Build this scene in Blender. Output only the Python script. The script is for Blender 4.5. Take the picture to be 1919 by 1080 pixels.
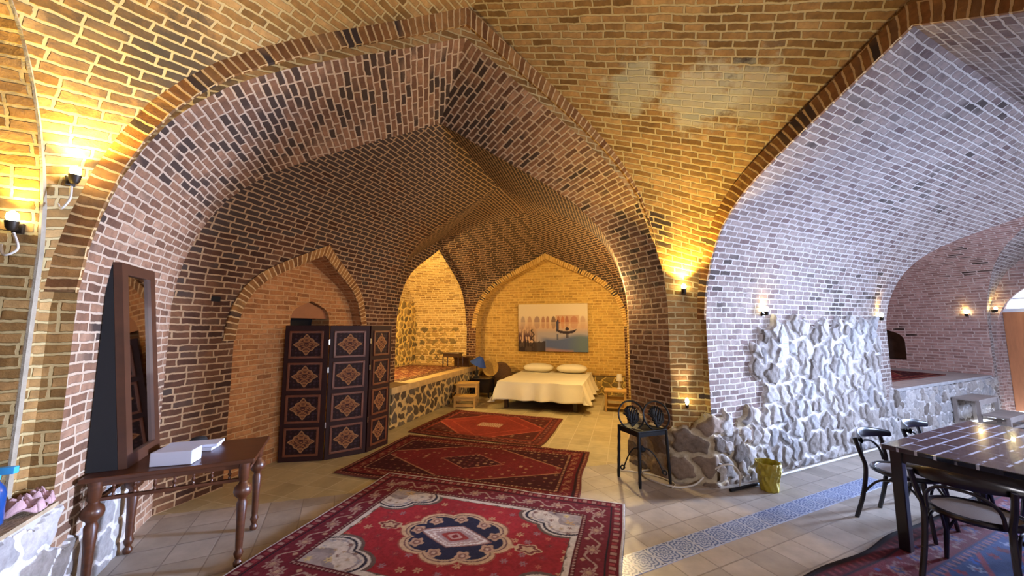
import bpy, bmesh, math, random
import numpy as np
from mathutils import Vector, Matrix, Euler
random.seed(7)
rng = np.random.default_rng(7)
PI = math.pi
scn = bpy.context.scene
for o in list(bpy.data.objects):
    bpy.data.objects.remove(o)
col = scn.collection

# ---------------------------------------------------------------- camera, sky, exposure
H = 1.65
cd = bpy.data.cameras.new('camera')
cd.sensor_width = 36.0
cd.lens = 693.0 / 1919.0 * 36.0
cd.clip_start = 0.05
cam = bpy.data.objects.new('camera', cd)
col.objects.link(cam)
cam.location = (0, 0, H)
cam.rotation_euler = (math.radians(90 + 5.93), 0, 0)
scn.camera = cam
scn.view_settings.view_transform = 'Standard'
scn.view_settings.look = 'None'
scn.view_settings.gamma = 1.0
scn.view_settings.use_curve_mapping = False
scn.view_settings.exposure = 0.8
wd = bpy.data.worlds.new('sky')
scn.world = wd
wd.use_nodes = True
wd.node_tree.nodes['Background'].inputs[0].default_value = (0.72, 0.82, 1.0, 1)
wd.node_tree.nodes['Background'].inputs[1].default_value = 3.0


def dirv(a):
    a = math.radians(a)
    return Vector((math.sin(a), math.cos(a), 0))


D1, D2, WD, BD = dirv(-24.5), dirv(65.5), dirv(17), dirv(107)
CT = Vector((1.98, 4.29, 0))
W0 = Vector((-3.15, 3.42, 0))
KB = W0 + WD * 6.67


def ap(t, q, z=0.0):      # central bay: t to the left along the first arch, q towards the viewer
    return CT - D2 * t - D1 * q + Vector((0, 0, z))


def wp(s, d, z=0.0):      # left wall of the inner room: s along it, d out through it
    return W0 + WD * s - BD * d + Vector((0, 0, z))


def bp(k, e, z=0.0):      # far wall: k to the right along it, e out through it
    return KB + BD * k + WD * e + Vector((0, 0, z))


def area(name, loc, aim, sx, sy, power, color, spread=180):
    l = bpy.data.lights.new(name, 'AREA')
    l.shape = 'RECTANGLE'
    l.size, l.size_y, l.energy, l.color = sx, sy, power, color
    l.spread = math.radians(spread)
    o = bpy.data.objects.new(name, l)
    col.objects.link(o)
    o.location = loc
    o.rotation_euler = (Vector(aim) - Vector(loc)).to_track_quat('-Z', 'Y').to_euler()
    return o


def point(name, loc, power, color, r=0.04):
    l = bpy.data.lights.new(name, 'POINT')
    l.energy, l.color, l.shadow_soft_size = power, color, r
    o = bpy.data.objects.new(name, l)
    col.objects.link(o)
    o.location = loc
    return o


def spot(name, loc, aim, power, color, ang=90, blend=0.7, r=0.03):
    l = bpy.data.lights.new(name, 'SPOT')
    l.energy, l.color, l.shadow_soft_size = power, color, r
    l.spot_size, l.spot_blend = math.radians(ang), blend
    o = bpy.data.objects.new(name, l)
    col.objects.link(o)
    o.location = loc
    o.rotation_euler = (Vector(aim) - Vector(loc)).to_track_quat('-Z', 'Y').to_euler()
    return o


DAY = (0.50, 0.64, 1.0)
WARM = (1.0, 0.71, 0.31)
YEL = (1.0, 0.70, 0.14)
# daylight through the two windows and fanlight of the right hand hall, and the hall behind the viewer
area('daylight_near_window', ap(-2.3, 4.0, 1.75), ap(-2.0, 0.3, 0.9), 1.3, 1.5, 230, DAY)
area('daylight_far_window', ap(-5.6, 4.0, 1.75), ap(-4.2, 0.3, 1.3), 1.3, 1.5, 210, DAY)
area('daylight_end_window', ap(-8.25, 3.15, 1.7), ap(5.0, -0.2, 1.1), 0.9, 1.4, 150, DAY, 36)
area('daylight_behind', ap(1.5, 7.4, 1.9), ap(2.6, 0.3, 2.0), 2.4, 1.6, 120, (0.95, 0.9, 0.95))
# warm lamps of the bedroom and the alcoves
point('bedroom_lamp_light', bp(3.75, -1.9, 2.35), 95, WARM, 0.07)
point('bedroom_lamp_light', bp(3.80, -3.9, 2.2), 55, WARM, 0.06)
point('alcove_lamp_light', wp(3.75, 0.75, 2.15), 120, (1.0, 0.74, 0.32), 0.05)
point('far_alcove_light', ap(-4.9, -1.2, 1.6), 22, (1.0, 0.62, 0.45), 0.06)

# ---------------------------------------------------------------- materials


def lin(c):
    return tuple((x / 12.92 if x <= 0.04045 else ((x + 0.055) / 1.055) ** 2.4) for x in c[:3]) + (1.0,)


def hexc(h):
    return lin(tuple(int(h[i:i + 2], 16) / 255 for i in (0, 2, 4)))


class NT:
    def __init__(s, name):
        s.m = bpy.data.materials.new(name)
        s.m.use_nodes = True
        s.t = s.m.node_tree
        s.b = s.t.nodes['Principled BSDF']

    def n(s, ty, ins=None, **kw):
        nd = s.t.nodes.new(ty)
        for k, v in kw.items():
            setattr(nd, k, v)
        for k, v in (ins or {}).items():
            if isinstance(v, tuple) and len(v) == 2 and hasattr(v[0], 'outputs'):
                s.t.links.new(v[0].outputs[v[1]], nd.inputs[k])
            elif hasattr(v, 'outputs'):
                s.t.links.new(v.outputs[0], nd.inputs[k])
            else:
                nd.inputs[k].default_value = v
        return nd

    def math(s, op, a, b=0.0, c=0.0):
        return s.n('ShaderNodeMath', {0: a, 1: b, 2: c}, operation=op)

    def mix(s, f, a, b, mode='MIX'):
        nd = s.t.nodes.new('ShaderNodeMix')
        nd.data_type = 'RGBA'
        nd.blend_type = mode
        for k, v in ((0, f), (6, a), (7, b)):
            if isinstance(v, tuple) and len(v) == 2 and hasattr(v[0], 'outputs'):
                s.t.links.new(v[0].outputs[v[1]], nd.inputs[k])
            elif hasattr(v, 'outputs'):
                idx = 2 if v.bl_idname == 'ShaderNodeMix' else 0
                s.t.links.new(v.outputs[idx], nd.inputs[k])
            else:
                nd.inputs[k].default_value = v
        return (nd, 2)

    def ramp(s, f, pts, interp='LINEAR'):
        nd = s.n('ShaderNodeValToRGB', {0: f})
        cr = nd.color_ramp
        cr.interpolation = interp
        while len(cr.elements) < len(pts):
            cr.elements.new(0.5)
        for e, (p, c) in zip(cr.elements, pts):
            e.position = p
            e.color = c if len(c) == 4 else tuple(c) + (1,)
        return nd

    def noise(s, scale, detail=3, rough=0.55, vec=None, out=0):
        ins = {'Scale': scale, 'Detail': detail, 'Roughness': rough}
        if vec is not None:
            ins['Vector'] = vec
        return s.n('ShaderNodeTexNoise', ins)

    def link(s, a, inp):
        if isinstance(a, tuple):
            s.t.links.new(a[0].outputs[a[1]], inp)
        else:
            s.t.links.new(a.outputs[0], inp)

    def bump(s, h, strength=0.5, dist=0.01):
        nd = s.n('ShaderNodeBump', {'Strength': strength, 'Distance': dist})
        s.link(h, nd.inputs['Height'])
        s.t.links.new(nd.outputs[0], s.b.inputs['Normal'])
        return nd


G0, G1 = (0, 0, 0, 1), (1, 1, 1, 1)


def brick_mat(name, shades, mortar, bw=0.21, rh=0.078, mt=0.013, soot=0.0, patch=0.0, soothigh=0.0, patchcol='cfc09a', bumps=0.8, spots=()):
    m = NT(name)
    uv = m.n('ShaderNodeUVMap', uv_map='UV')
    obj = m.n('ShaderNodeTexCoord')
    nz = m.noise(13.0, 3, 0.65, uv)
    nz2 = m.noise(2.2, 2, 0.5, uv)
    off = m.n('ShaderNodeVectorMath', {0: (nz, 1), 1: (0.5, 0.5, 0.5)}, operation='SUBTRACT')
    off = m.n('ShaderNodeVectorMath', {0: off, 'Scale': 0.024}, operation='SCALE')
    off2 = m.n('ShaderNodeVectorMath', {0: (nz2, 1), 1: (0.5, 0.5, 0.5)}, operation='SUBTRACT')
    off2 = m.n('ShaderNodeVectorMath', {0: off2, 'Scale': 0.03}, operation='SCALE')
    v = m.n('ShaderNodeVectorMath', {0: uv, 1: off}, operation='ADD')
    v = m.n('ShaderNodeVectorMath', {0: v, 1: off2}, operation='ADD')
    br = m.n('ShaderNodeTexBrick', {'Vector': v, 'Color1': G0, 'Color2': G1, 'Mortar': (0.5, 0.5, 0.5, 1), 'Scale': 1.0,
                                    'Mortar Size': mt, 'Mortar Smooth': 0.35, 'Bias': 0.0, 'Brick Width': bw, 'Row Height': rh})
    br.offset = 0.5
    br.squash_frequency = 3
    br.squash = 0.85
    n = len(shades)
    rp = m.ramp(br, [(i / (n - 1), hexc(c)) for i, c in enumerate(shades)])
    mot = m.noise(14, 4, 0.65, (obj, 3))
    motc = m.ramp(mot, [(0.3, (0.68, 0.68, 0.68, 1)), (0.7, (1.2, 1.18, 1.15, 1))])
    c = m.mix(1.0, rp, motc, 'MULTIPLY')
    if soot > -1:
        sn = m.noise(0.75, 3, 0.6, (obj, 3))
        a = m.math('ADD', sn, m.math('MULTIPLY', br, 0.34))
        a = m.math('SUBTRACT', a, 0.17)
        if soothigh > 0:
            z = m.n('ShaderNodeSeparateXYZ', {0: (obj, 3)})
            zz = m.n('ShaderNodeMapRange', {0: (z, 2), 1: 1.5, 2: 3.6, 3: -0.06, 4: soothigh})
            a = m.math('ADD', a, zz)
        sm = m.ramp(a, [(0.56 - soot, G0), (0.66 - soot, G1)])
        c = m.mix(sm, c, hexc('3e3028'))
    c = m.mix((br, 1), c, hexc(mortar))
    if patch > 0:
        pn = m.noise(1.3, 5, 0.7, (obj, 3))
        pm = m.ramp(pn, [(0.72 - patch, G0), (0.77 - patch, G1)])
        pf = m.math('MULTIPLY', pm, 0.75)
        c = m.mix(pf, c, hexc(patchcol))
    for (px, py, pz), rad, hx in spots:
        dv = m.n('ShaderNodeVectorMath', {0: (obj, 3), 1: (px, py, pz)}, operation='DISTANCE')
        nn = m.noise(5.0, 5, 0.7, (obj, 3))
        dd = m.math('ADD', m.math('DIVIDE', (dv, 1), rad), m.math('MULTIPLY', m.math('SUBTRACT', nn, 0.5), 1.9))
        dd = m.math('SUBTRACT', dd, m.math('MULTIPLY', br, 0.3))
        mk = m.ramp(dd, [(0.45, (0.6, 0.6, 0.6, 1)), (0.85, G0)])
        if hx == 'soot':
            mk = m.math('MULTIPLY', mk, m.math('SUBTRACT', 1.0, (br, 1)))
            c = m.mix(mk, c, hexc('37322a'))
        else:
            c = m.mix(mk, c, hexc(hx))
    m.link(c, m.b.inputs['Base Color'])
    m.b.inputs['Roughness'].default_value = 0.9
    m.b.inputs['Specular IOR Level'].default_value = 0.2
    inv = m.math('SUBTRACT', 1.0, (br, 1))
    h = m.math('ADD', m.math('MULTIPLY', inv, 0.8), m.math('MULTIPLY', mot, 0.5))
    h = m.math('ADD', h, m.math('MULTIPLY', br, 0.35))
    m.bump(h, bumps, 0.02)
    return m.m


def simple(name, c, rough=0.6, metal=0.0, spec=0.5, var=0.0, scale=8, bump=0.0, bscale=60, coat=0.0, emit=None, es=0.0, stretch=None):
    m = NT(name)
    obj = m.n('ShaderNodeTexCoord')
    vec = (obj, 3)
    if stretch:
        vec = m.n('ShaderNodeMapping', {0: (obj, 3), 'Scale': stretch})
    if var > 0:
        nz = m.noise(scale, 4, 0.6, vec)
        lo, hi = 1 - var, 1 + var * 0.7
        r = m.ramp(nz, [(0.3, (lo, lo, lo, 1)), (0.7, (hi, hi, hi, 1))])
        m.link(m.mix(1.0, hexc(c), r, 'MULTIPLY'), m.b.inputs['Base Color'])
    else:
        m.b.inputs['Base Color'].default_value = hexc(c)
    m.b.inputs['Roughness'].default_value = rough
    m.b.inputs['Metallic'].default_value = metal
    m.b.inputs['Specular IOR Level'].default_value = spec
    m.b.inputs['Coat Weight'].default_value = coat
    if emit:
        m.b.inputs['Emission Color'].default_value = hexc(emit)
        m.b.inputs['Emission Strength'].default_value = es
    if bump > 0:
        m.bump(m.noise(bscale, 3, 0.6, vec), bump, 0.01)
    return m.m


def attr_mat(name, rough=0.9, bump=0.0, bscale=200, spec=0.2, coat=0.0, var=0.0):
    m = NT(name)
    a = m.n('ShaderNodeAttribute', attribute_name='Col')
    obj = m.n('ShaderNodeTexCoord')
    c = (a, 0)
    if var > 0:
        nz = m.noise(3.0, 4, 0.6, (obj, 3))
        r = m.ramp(nz, [(0.3, (1 - var,) * 3 + (1,)), (0.7, (1 + var * 0.6,) * 3 + (1,))])
        c = m.mix(1.0, c, r, 'MULTIPLY')
    m.link(c, m.b.inputs['Base Color'])
    m.b.inputs['Roughness'].default_value = rough
    m.b.inputs['Specular IOR Level'].default_value = spec
    m.b.inputs['Coat Weight'].default_value = coat
    if bump > 0:
        m.bump(m.noise(bscale, 2, 0.6, (obj, 3)), bump, 0.006)
    return m.m


def stone_mat(name, stones, mortar):
    m = NT(name)
    a = m.n('ShaderNodeAttribute', attribute_name='Col')
    sp = m.n('ShaderNodeSeparateColor', {0: (a, 0)})
    obj = m.n('ShaderNodeTexCoord')
    n1 = m.noise(7, 5, 0.65, (obj, 3))
    n = len(stones)
    f = m.math('ADD', (sp, 1), m.math('MULTIPLY', m.math('SUBTRACT', n1, 0.5), 0.5))
    rp = m.ramp(f, [(i / (n - 1), hexc(c)) for i, c in enumerate(stones)])
    n2 = m.noise(30, 4, 0.7, (obj, 3))
    r2 = m.ramp(n2, [(0.3, (0.75, 0.75, 0.75, 1)), (0.7, (1.15, 1.15, 1.15, 1))])
    sc = m.mix(1.0, rp, r2, 'MULTIPLY')
    mc = m.mix(1.0, hexc(mortar), r2, 'MULTIPLY')
    edge = m.math('ADD', (sp, 0), m.math('MULTIPLY', m.math('SUBTRACT', n2, 0.5), 0.35))
    ef = m.ramp(edge, [(0.42, G0), (0.58, G1)])
    m.link(m.mix(ef, mc, sc), m.b.inputs['Base Color'])
    m.b.inputs['Roughness'].default_value = 0.88
    m.b.inputs['Specular IOR Level'].default_value = 0.25
    m.bump(m.noise(45, 5, 0.7, (obj, 3)), 0.6, 0.012)
    return m.m


def tile_floor_mat(name, base, ang, size=0.3):
    m = NT(name)
    obj = m.n('ShaderNodeTexCoord')
    mp = m.n('ShaderNodeMapping', {0: (obj, 3), 'Rotation': (0, 0, math.radians(ang))})
    br = m.n('ShaderNodeTexBrick', {'Vector': mp, 'Color1': G0, 'Color2': G1, 'Mortar': (0.5, 0.5, 0.5, 1), 'Scale': 1.0,
                                    'Mortar Size': 0.006, 'Mortar Smooth': 0.3, 'Brick Width': size, 'Row Height': size})
    br.offset = 0.0
    rp = m.ramp(br, [(0, hexc(base[0])), (0.5, hexc(base[1])), (1, hexc(base[2]))])
    nz = m.noise(5, 5, 0.65, (obj, 3))
    r = m.ramp(nz, [(0.3, (0.8, 0.8, 0.8, 1)), (0.7, (1.12, 1.12, 1.12, 1))])
    c = m.mix(1.0, rp, r, 'MULTIPLY')
    c = m.mix((br, 1), c, hexc(base[3]))
    m.link(c, m.b.inputs['Base Color'])
    m.b.inputs['Roughness'].default_value = 0.42
    m.b.inputs['Specular IOR Level'].default_value = 0.4
    h = m.math('ADD', m.math('SUBTRACT', 1.0, (br, 1)), m.math('MULTIPLY', nz, 0.4))
    m.bump(h, 0.35, 0.006)
    return m.m


M = {}
M['vault'] = brick_mat('brick_dome', ['74542c', '8c683a', '9e7646', 'b08a56'], 'b49c6c', 0.20, 0.062, 0.010, soot=-0.12, patch=0.0, spots=[((1.18, 3.33, 3.93), 0.30, 'bdb694'), ((1.75, 3.22, 3.77), 0.36, 'c0b898'), ((2.15, 3.05, 3.7), 0.3, 'b8ac88'), ((-2.3, 2.1, 3.34), 0.42, 'soot'), ((-2.15, 2.3, 3.42), 0.35, 'soot')])
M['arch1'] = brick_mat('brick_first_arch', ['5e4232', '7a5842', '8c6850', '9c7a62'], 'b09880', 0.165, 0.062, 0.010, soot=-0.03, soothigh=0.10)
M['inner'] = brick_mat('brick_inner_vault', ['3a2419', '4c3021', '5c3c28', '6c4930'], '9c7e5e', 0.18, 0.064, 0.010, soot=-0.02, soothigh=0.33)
M['hall'] = brick_mat('brick_hall', ['66504a', '7c6a62', '88766e', '92827a'], 'b4a89e', 0.17, 0.060, 0.009, soot=-0.10)
M['alcove'] = brick_mat('brick_alcove', ['8a6a3c', 'a98a50', 'b8985c', 'c4a66a'], 'd8c088', 0.20, 0.062, 0.010, soot=-1)
M['back'] = brick_mat('brick_back_wall', ['a07c40', 'b08a4a', 'b8944f', 'c09c58'], 'cbaa66', 0.24, 0.066, 0.009, soot=-1, bumps=0.6)
M['niche'] = brick_mat('brick_niche', ['8a5a34', 'a06a3e', 'a87245', 'b07a4c'], 'b58a5c', 0.20, 0.060, 0.009, soot=-1)
M['endwall'] = brick_mat('brick_end_wall', ['8a6a60', '9c7a70', 'a5857a', 'b09085'], 'baa59a', 0.20, 0.062, 0.010, soot=-0.12)
M['soldier'] = brick_mat('brick_edging', ['6a4526', '80552e', '93683a', 'a87a48'], 'c2a070', 0.40, 0.066, 0.010)
M['darkniche'] = simple('dark_recess', '4a3a30', 0.9, var=0.4, scale=5, bump=0.5)
M['hole'] = simple('hole_shade_black', '0c0a09', 0.95)  # black colour for the shade inside a small wall hole
M['open'] = simple('unused_end', '808080')
SLOTS = ['vault', 'arch1', 'inner', 'hall', 'alcove', 'back', 'niche', 'endwall', 'darkniche', 'open']
SI = {k: i for i, k in enumerate(SLOTS)}

# ---------------------------------------------------------------- shell: union of the air volumes
PU = [0, .012, .03, .06, .10, .15, .21, .28, .36, .45, .55, .66, .77, .88, 1.0]


def rise(u):     # four centred pointed arch, unit width and rise
    xs = [0, .012, .03, .06, .10, .15, .22, .30, .42, .57, .79, 1.0]
    ys = [0, .115, .20, .30, .39, .475, .555, .625, .70, .78, .89, 1.0]
    return float(np.interp(u, xs, ys))


def profile(c, half, spring, apex, zb=-0.1, off=0.0):
    """list of (lateral, z) from the left foot over the apex to the right foot"""
    L = [(c - half - off, zb), (c - half - off, (zb + spring) / 2), (c - half - off, spring)]
    for u in PU[1:]:
        L.append((c - (half + off) * (1 - u), spring + (apex + off * 1.15 - spring) * rise(u)))
    R = [(2 * c - x, z) for x, z in L[:-1]]
    return L + R[::-1]


class Solid:
    def __init__(s):
        s.v, s.f, s.uv, s.mi = [], [], [], []

    def build(s, name):
        me = bpy.data.meshes.new(name)
        me.from_pydata([tuple(p) for p in s.v], [], s.f)
        uvl = me.uv_layers.new(name='UV')
        k = 0
        for fi, f in enumerate(s.f):
            me.polygons[fi].material_index = s.mi[fi]
            for j in range(len(f)):
                uvl.data[k].uv = s.uv[fi][j]
                k += 1
        for key in SLOTS:
            me.materials.append(M[key])
        bm = bmesh.new()
        bm.from_mesh(me)
        bmesh.ops.recalc_face_normals(bm, faces=bm.faces)
        bm.to_mesh(me)
        bm.free()
        o = bpy.data.objects.new(name, me)
        col.objects.link(o)
        return o


def loft(name, secs, slots, cap0, cap1, us=None):
    """secs: list of (points3d list, profile(lat,z) list); slots: material per segment"""
    S = Solid()
    n = len(secs[0][0])
    for pts, pr in secs:
        S.v += pts
    u = 0.0
    for k in range(len(secs) - 1):
        A, B = secs[k], secs[k + 1]

        def arc(pr):
            a = [pr[0][1]]
            for i in range(1, n):
                a.append(a[-1] + math.hypot(pr[i][0] - pr[i - 1][0], pr[i][1] - pr[i - 1][1]))
            tot = a[-1] + pr[0][1]
            tot = a[-1]
            return [min(x, tot - x + pr[0][1]) for x in a]
        va, vb = arc(A[1]), arc(B[1])
        for i in range(n):
            j = (i + 1) % n
            a, b, c, d = k * n + i, k * n + j, (k + 1) * n + j, (k + 1) * n + i
            axis = (B[0][0] - A[0][0]).normalized()
            ua, ub, uc, ud = [S.v[x].dot(axis) for x in (a, b, c, d)]
            pa, pb, pc, pd = (ua, va[i]), (ub, va[j]), (uc, vb[j]), (ud, vb[i])
            if j == 0:
                pa = pb = pc = pd = (0, 0)
            S.f.append((a, b, c)); S.uv.append((pa, pb, pc)); S.mi.append(SI[slots[k]])
            S.f.append((a, c, d)); S.uv.append((pa, pc, pd)); S.mi.append(SI[slots[k]])
    for idx, cap in ((0, cap0), (len(secs) - 1, cap1)):
        base = idx * n
        half = n // 2
        # strips between mirrored points: well shaped planar caps
        pr = secs[idx][1]
        for i in range(half):
            a, b, c, d = i, i + 1, n - 2 - i, n - 1 - i
            if b == c:
                f = (a, b, d)
            else:
                f = (a, b, c, d)
            S.f.append(tuple(base + x for x in f))
            S.uv.append(tuple((pr[x][0], pr[x][1]) for x in f))
            S.mi.append(SI[cap])
    return S.build(name)


def prism(name, fn, pr, a0, a1, slot, cap='same', cap0=None):
    """fn(lat, along, z)"""
    s0 = [fn(x, a0, z) for x, z in pr]
    s1 = [fn(x, a1, z) for x, z in pr]
    return loft(name, [(s0, pr), (s1, pr)], [slot], cap0 or slot, slot if cap == 'same' else cap)


# sail vaulted bay: pendentives run flat across each corner


def build_bay(name, fn, T0, Q0, ZS, AP, ZC, M0, slot, along=False):
    """fn(t, q, z) -> world; AP: apex heights (q0 side, q1 side, t0 side, t1 side); M0[sx][sy]: chamfer share per corner"""
    S = Solid()
    si = SI[slot]
    TH, QH = T0 / 2, Q0 / 2
    steps = (0, .012, .03, .06, .10, .15, .21, .28, .36, .45, .55, .66, .77, .88, 1.0)
    upper = (1.12, 1.25, 1.4, 1.55, 1.7, 1.85, 2.0)
    N = 10

    ax = [i / 100 for i in range(101)]
    ay = [0.0]
    for i in range(100):
        ay.append(ay[-1] + math.hypot(QH * 0.01, (AP[2] - ZS) * (rise(ax[i + 1]) - rise(ax[i]))))

    def zz(m, f, A, m0):
        mm = max(0.0, (m - m0) / (1 - m0))
        if mm <= 1:
            return ZS + (A - ZS) * rise(mm)
        e = m - 1
        return A + (ZC - A) * (1.25 * e - 0.25 * e * e)
    for sx in (0, 1):
        for sy in (0, 1):
            m0 = M0[sx][sy]
            rows = [m0 + x * (1 - m0) for x in steps] + list(upper)
            prev = None
            vv = -0.1
            for ri in range(-1, len(rows)):
                m = rows[max(ri, 0)]
                row = []
                for k in range(N + 1):
                    f = k / N
                    A = AP[sy] * (1 - f) + AP[2 + sx] * f
                    if m <= 1:
                        u1, u2 = m * (1 - f), m * f
                    else:
                        u1, u2 = 1 - (2 - m) * f, (m - 1) + (2 - m) * f
                    z = zz(m, f, A, m0) if ri >= 0 else -0.1
                    t = u1 * TH if sx == 0 else T0 - u1 * TH
                    q = u2 * QH if sy == 0 else Q0 - u2 * QH
                    row.append((fn(t, q, z), (t * (1 if sx == 0 else -1) - q * (1 if sy == 0 else -1)) * 0.75,
                                (t + 0.7, ZS + float(np.interp(min(q, Q0 - q) / QH, ax, ay)))))
                base = len(S.v)
                S.v += [r[0] for r in row]
                if prev:
                    mid = N // 2
                    v1 = vv + (row[mid][0] - S.v[prev[0] + mid]).length
                    for k in range(N):
                        a, b, c, d = prev[0] + k, prev[0] + k + 1, base + k + 1, base + k
                        ua, ub, uc, ud = prev[1][k], prev[1][k + 1], row[k + 1][1], row[k][1]
                        if along and sx == 0 and ri > 0:
                            pa, pb, pc, pd = prev[2][k], prev[2][k + 1], row[k + 1][2], row[k][2]
                        else:
                            pa, pb, pc, pd = (ua, vv), (ub, vv), (uc, v1), (ud, v1)
                        S.f.append((a, b, c)); S.uv.append((pa, pb, pc)); S.mi.append(si)
                        S.f.append((a, c, d)); S.uv.append((pa, pc, pd)); S.mi.append(si)
                    vv = v1
                prev = (base, [r[1] for r in row], [r[2] for r in row])

    def wall(pts):
        b0 = len(S.v)
        n = len(pts)
        S.v.extend([fn(t, q, -0.1) for t, q, z, l in pts] + [fn(t, q, z) for t, q, z, l in pts])
        for i in range(n - 1):
            l0, l1, z0, z1 = pts[i][3], pts[i + 1][3], pts[i][2], pts[i + 1][2]
            S.f.append((b0 + i, b0 + i + 1, b0 + n + i + 1, b0 + n + i))
            S.uv.append(((l0, -0.1), (l1, -0.1), (l1, z1), (l0, z0)))
            S.mi.append(si)
    for sy, q in ((0, 0.0), (1, Q0)):
        a = [(m * TH, q, zz(m, 0, AP[sy], M0[0][sy]), m * TH) for m in [M0[0][sy] + x * (1 - M0[0][sy]) for x in steps]]
        b = [(T0 - m * TH, q, zz(m, 0, AP[sy], M0[1][sy]), T0 - m * TH) for m in [M0[1][sy] + x * (1 - M0[1][sy]) for x in steps]]
        wall(a + b[::-1][1:])
    for sx, t in ((0, 0.0), (1, T0)):
        a = [(t, m * QH, zz(m, 1, AP[2 + sx], M0[sx][0]), m * QH) for m in [M0[sx][0] + x * (1 - M0[sx][0]) for x in steps]]
        b = [(t, Q0 - m * QH, zz(m, 1, AP[2 + sx], M0[sx][1]), Q0 - m * QH) for m in [M0[sx][1] + x * (1 - M0[sx][1]) for x in steps]]
        wall(a + b[::-1][1:])
    o = S.build(name)
    bm = bmesh.new()
    bm.from_mesh(o.data)
    bmesh.ops.remove_doubles(bm, verts=bm.verts, dist=0.0005)
    bmesh.ops.dissolve_degenerate(bm, edges=bm.edges, dist=0.0001)
    edges = [e for e in bm.edges if len(e.link_faces) == 1]
    bmesh.ops.holes_fill(bm, edges=edges, sides=0)
    bmesh.ops.recalc_face_normals(bm, faces=bm.faces)
    bm.to_mesh(o.data)
    bm.free()
    return o


solids = []
bay = build_bay('bay', ap, 5.17, 4.15, 1.75, (4.64, 4.64, 3.98, 4.45), 5.0, ((0.11, 0.11), (0.012, 0.012)), 'vault')
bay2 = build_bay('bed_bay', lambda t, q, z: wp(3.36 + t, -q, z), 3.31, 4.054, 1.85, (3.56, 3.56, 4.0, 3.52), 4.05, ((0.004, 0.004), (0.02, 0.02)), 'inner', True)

# first arch + inner room: one loft, three sections
prF = profile(2.645, 2.385, 1.85, 4.45)
prQ = profile(2.645, 2.385, 1.85, 4.00)


def qline(t):
    return -0.61 + (t - 0.26) / 4.77 * (-1.337 + 0.61)


secF = [ap(t, 0.35, z) for t, z in prF]
secQ = [ap(t, qline(t), z) for t, z in prQ]
secB = []
for p in secQ:
    a = (KB - p).dot(WD) - 3.31 + 0.12
    q = p + WD * a
    q.z = p.z
    secB.append(q)
latB = [((q - KB).dot(BD), q.z) for q in secB]
# straighten profile lateral coordinate for the inner section
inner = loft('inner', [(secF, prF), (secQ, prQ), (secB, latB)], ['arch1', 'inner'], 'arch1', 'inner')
HB = (max(x for x, z in latB) - min(x for x, z in latB)) / 2
print('inner half width', HB)
def fw(lat, d, z): return wp(lat, d, z)
def fb(lat, e, z): return bp(lat, e, z)
def fq(lat, t, z): return ap(t, lat, z)      # barrel along t, lateral q
def ft(lat, q, z): return ap(lat, q, z)      # barrel along q, lateral t


solids.append(prism('hall', fq, profile(2.07, 1.775, 1.72, 3.76), 0.3, -8.2, 'hall', 'endwall'))
solids.append(prism('left_hall', fq, profile(2.07, 1.97, 2.1, 4.3), 5.0, 8.6, 'vault'))
solids.append(prism('rear_hall', ft, profile(2.645, 2.385, 1.85, 4.45), 3.8, 8.4, 'hall'))
solids.append(prism('alcove', fw, profile(5.09, 1.56, 1.60, 3.38), -0.3, 1.5, 'alcove'))
solids.append(prism('alcove_right', fw, profile(5.09, 1.56, 1.60, 3.38), -4.7, -3.7, 'alcove', cap0='alcove'))
solids.append(prism('niche', fw, profile(1.60, 1.00, 1.5, 2.60), -0.6, 0.15, 'niche'))
solids.append(prism('doorway', fw, profile(1.75, 0.33, 1.74, 2.0), 0.05, 0.55, 'niche', 'darkniche'))
solids.append(prism('bed_niche', fb, profile(2.125, 1.855, 1.6, 3.34), -0.3, 0.35, 'back'))
solids.append(prism('far_alcove', ft, profile(-6.0, 2.05, 1.6, 3.42), 1.6, -2.6, 'endwall'))
solids.append(prism('end_niche', fq, profile(1.42, 1.08, 1.4, 2.85), -7.6, -8.5, 'endwall'))
# recess in the far alcove's end wall
solids.append(prism('recess', fq, profile(-1.35, 0.42, 1.3, 1.62, 0.9), -7.9, -8.5, 'darkniche'))


def box_solid(name, fn, l0, l1, a0, a1, z0, z1, slot, cap):
    pr = [(l0, z0), (l0, (z0 + z1) / 2), (l0, z1), ((l0 + l1) / 2, z1 + 0.0001), (l1, z1), (l1, (z0 + z1) / 2), (l1, z0)]
    return prism(name, fn, pr, a0, a1, slot, cap)


# window openings (through the hidden wall of the hall), doorway and fanlight at the hall's end
for tt in (-2.3, -5.6):
    solids.append(box_solid('win', ft, tt - 0.6, tt + 0.6, 3.5, 4.2, 1.0, 2.35 if 0 else 2.1, 'hall', 'open'))
solids.append(prism('door_opening', fq, profile(0.98, 0.60, 1.9, 2.62), -8.3, -8.75, 'endwall', 'open'))
solids.append(box_solid('end_win', fq, 2.75, 3.55, -8.0, -8.8, 0.95, 2.3, 'endwall', 'open'))
solids.append(box_solid('rear_win', ft, 1.0, 3.0, 8.2, 8.7, 1.1, 2.6, 'hall', 'open'))

dg = bpy.context.evaluated_depsgraph_get


def boolean(base, other, op):
    md = base.modifiers.new('b', 'BOOLEAN')
    md.operation = op
    md.solver = 'EXACT'
    md.object = other
    if hasattr(md, 'material_mode'):
        md.material_mode = 'INDEX'
    bpy.context.view_layer.update()
    ev = base.evaluated_get(dg())
    me = bpy.data.meshes.new_from_object(ev)
    base.modifiers.clear()
    base.data = me
    bpy.data.objects.remove(other)


boolean(inner, bay2, 'UNION')
for o in solids:
    boolean(inner, o, 'UNION')
boolean(bay, inner, 'UNION')
shell = bay
print('shell faces', len(shell.data.polygons))

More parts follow.
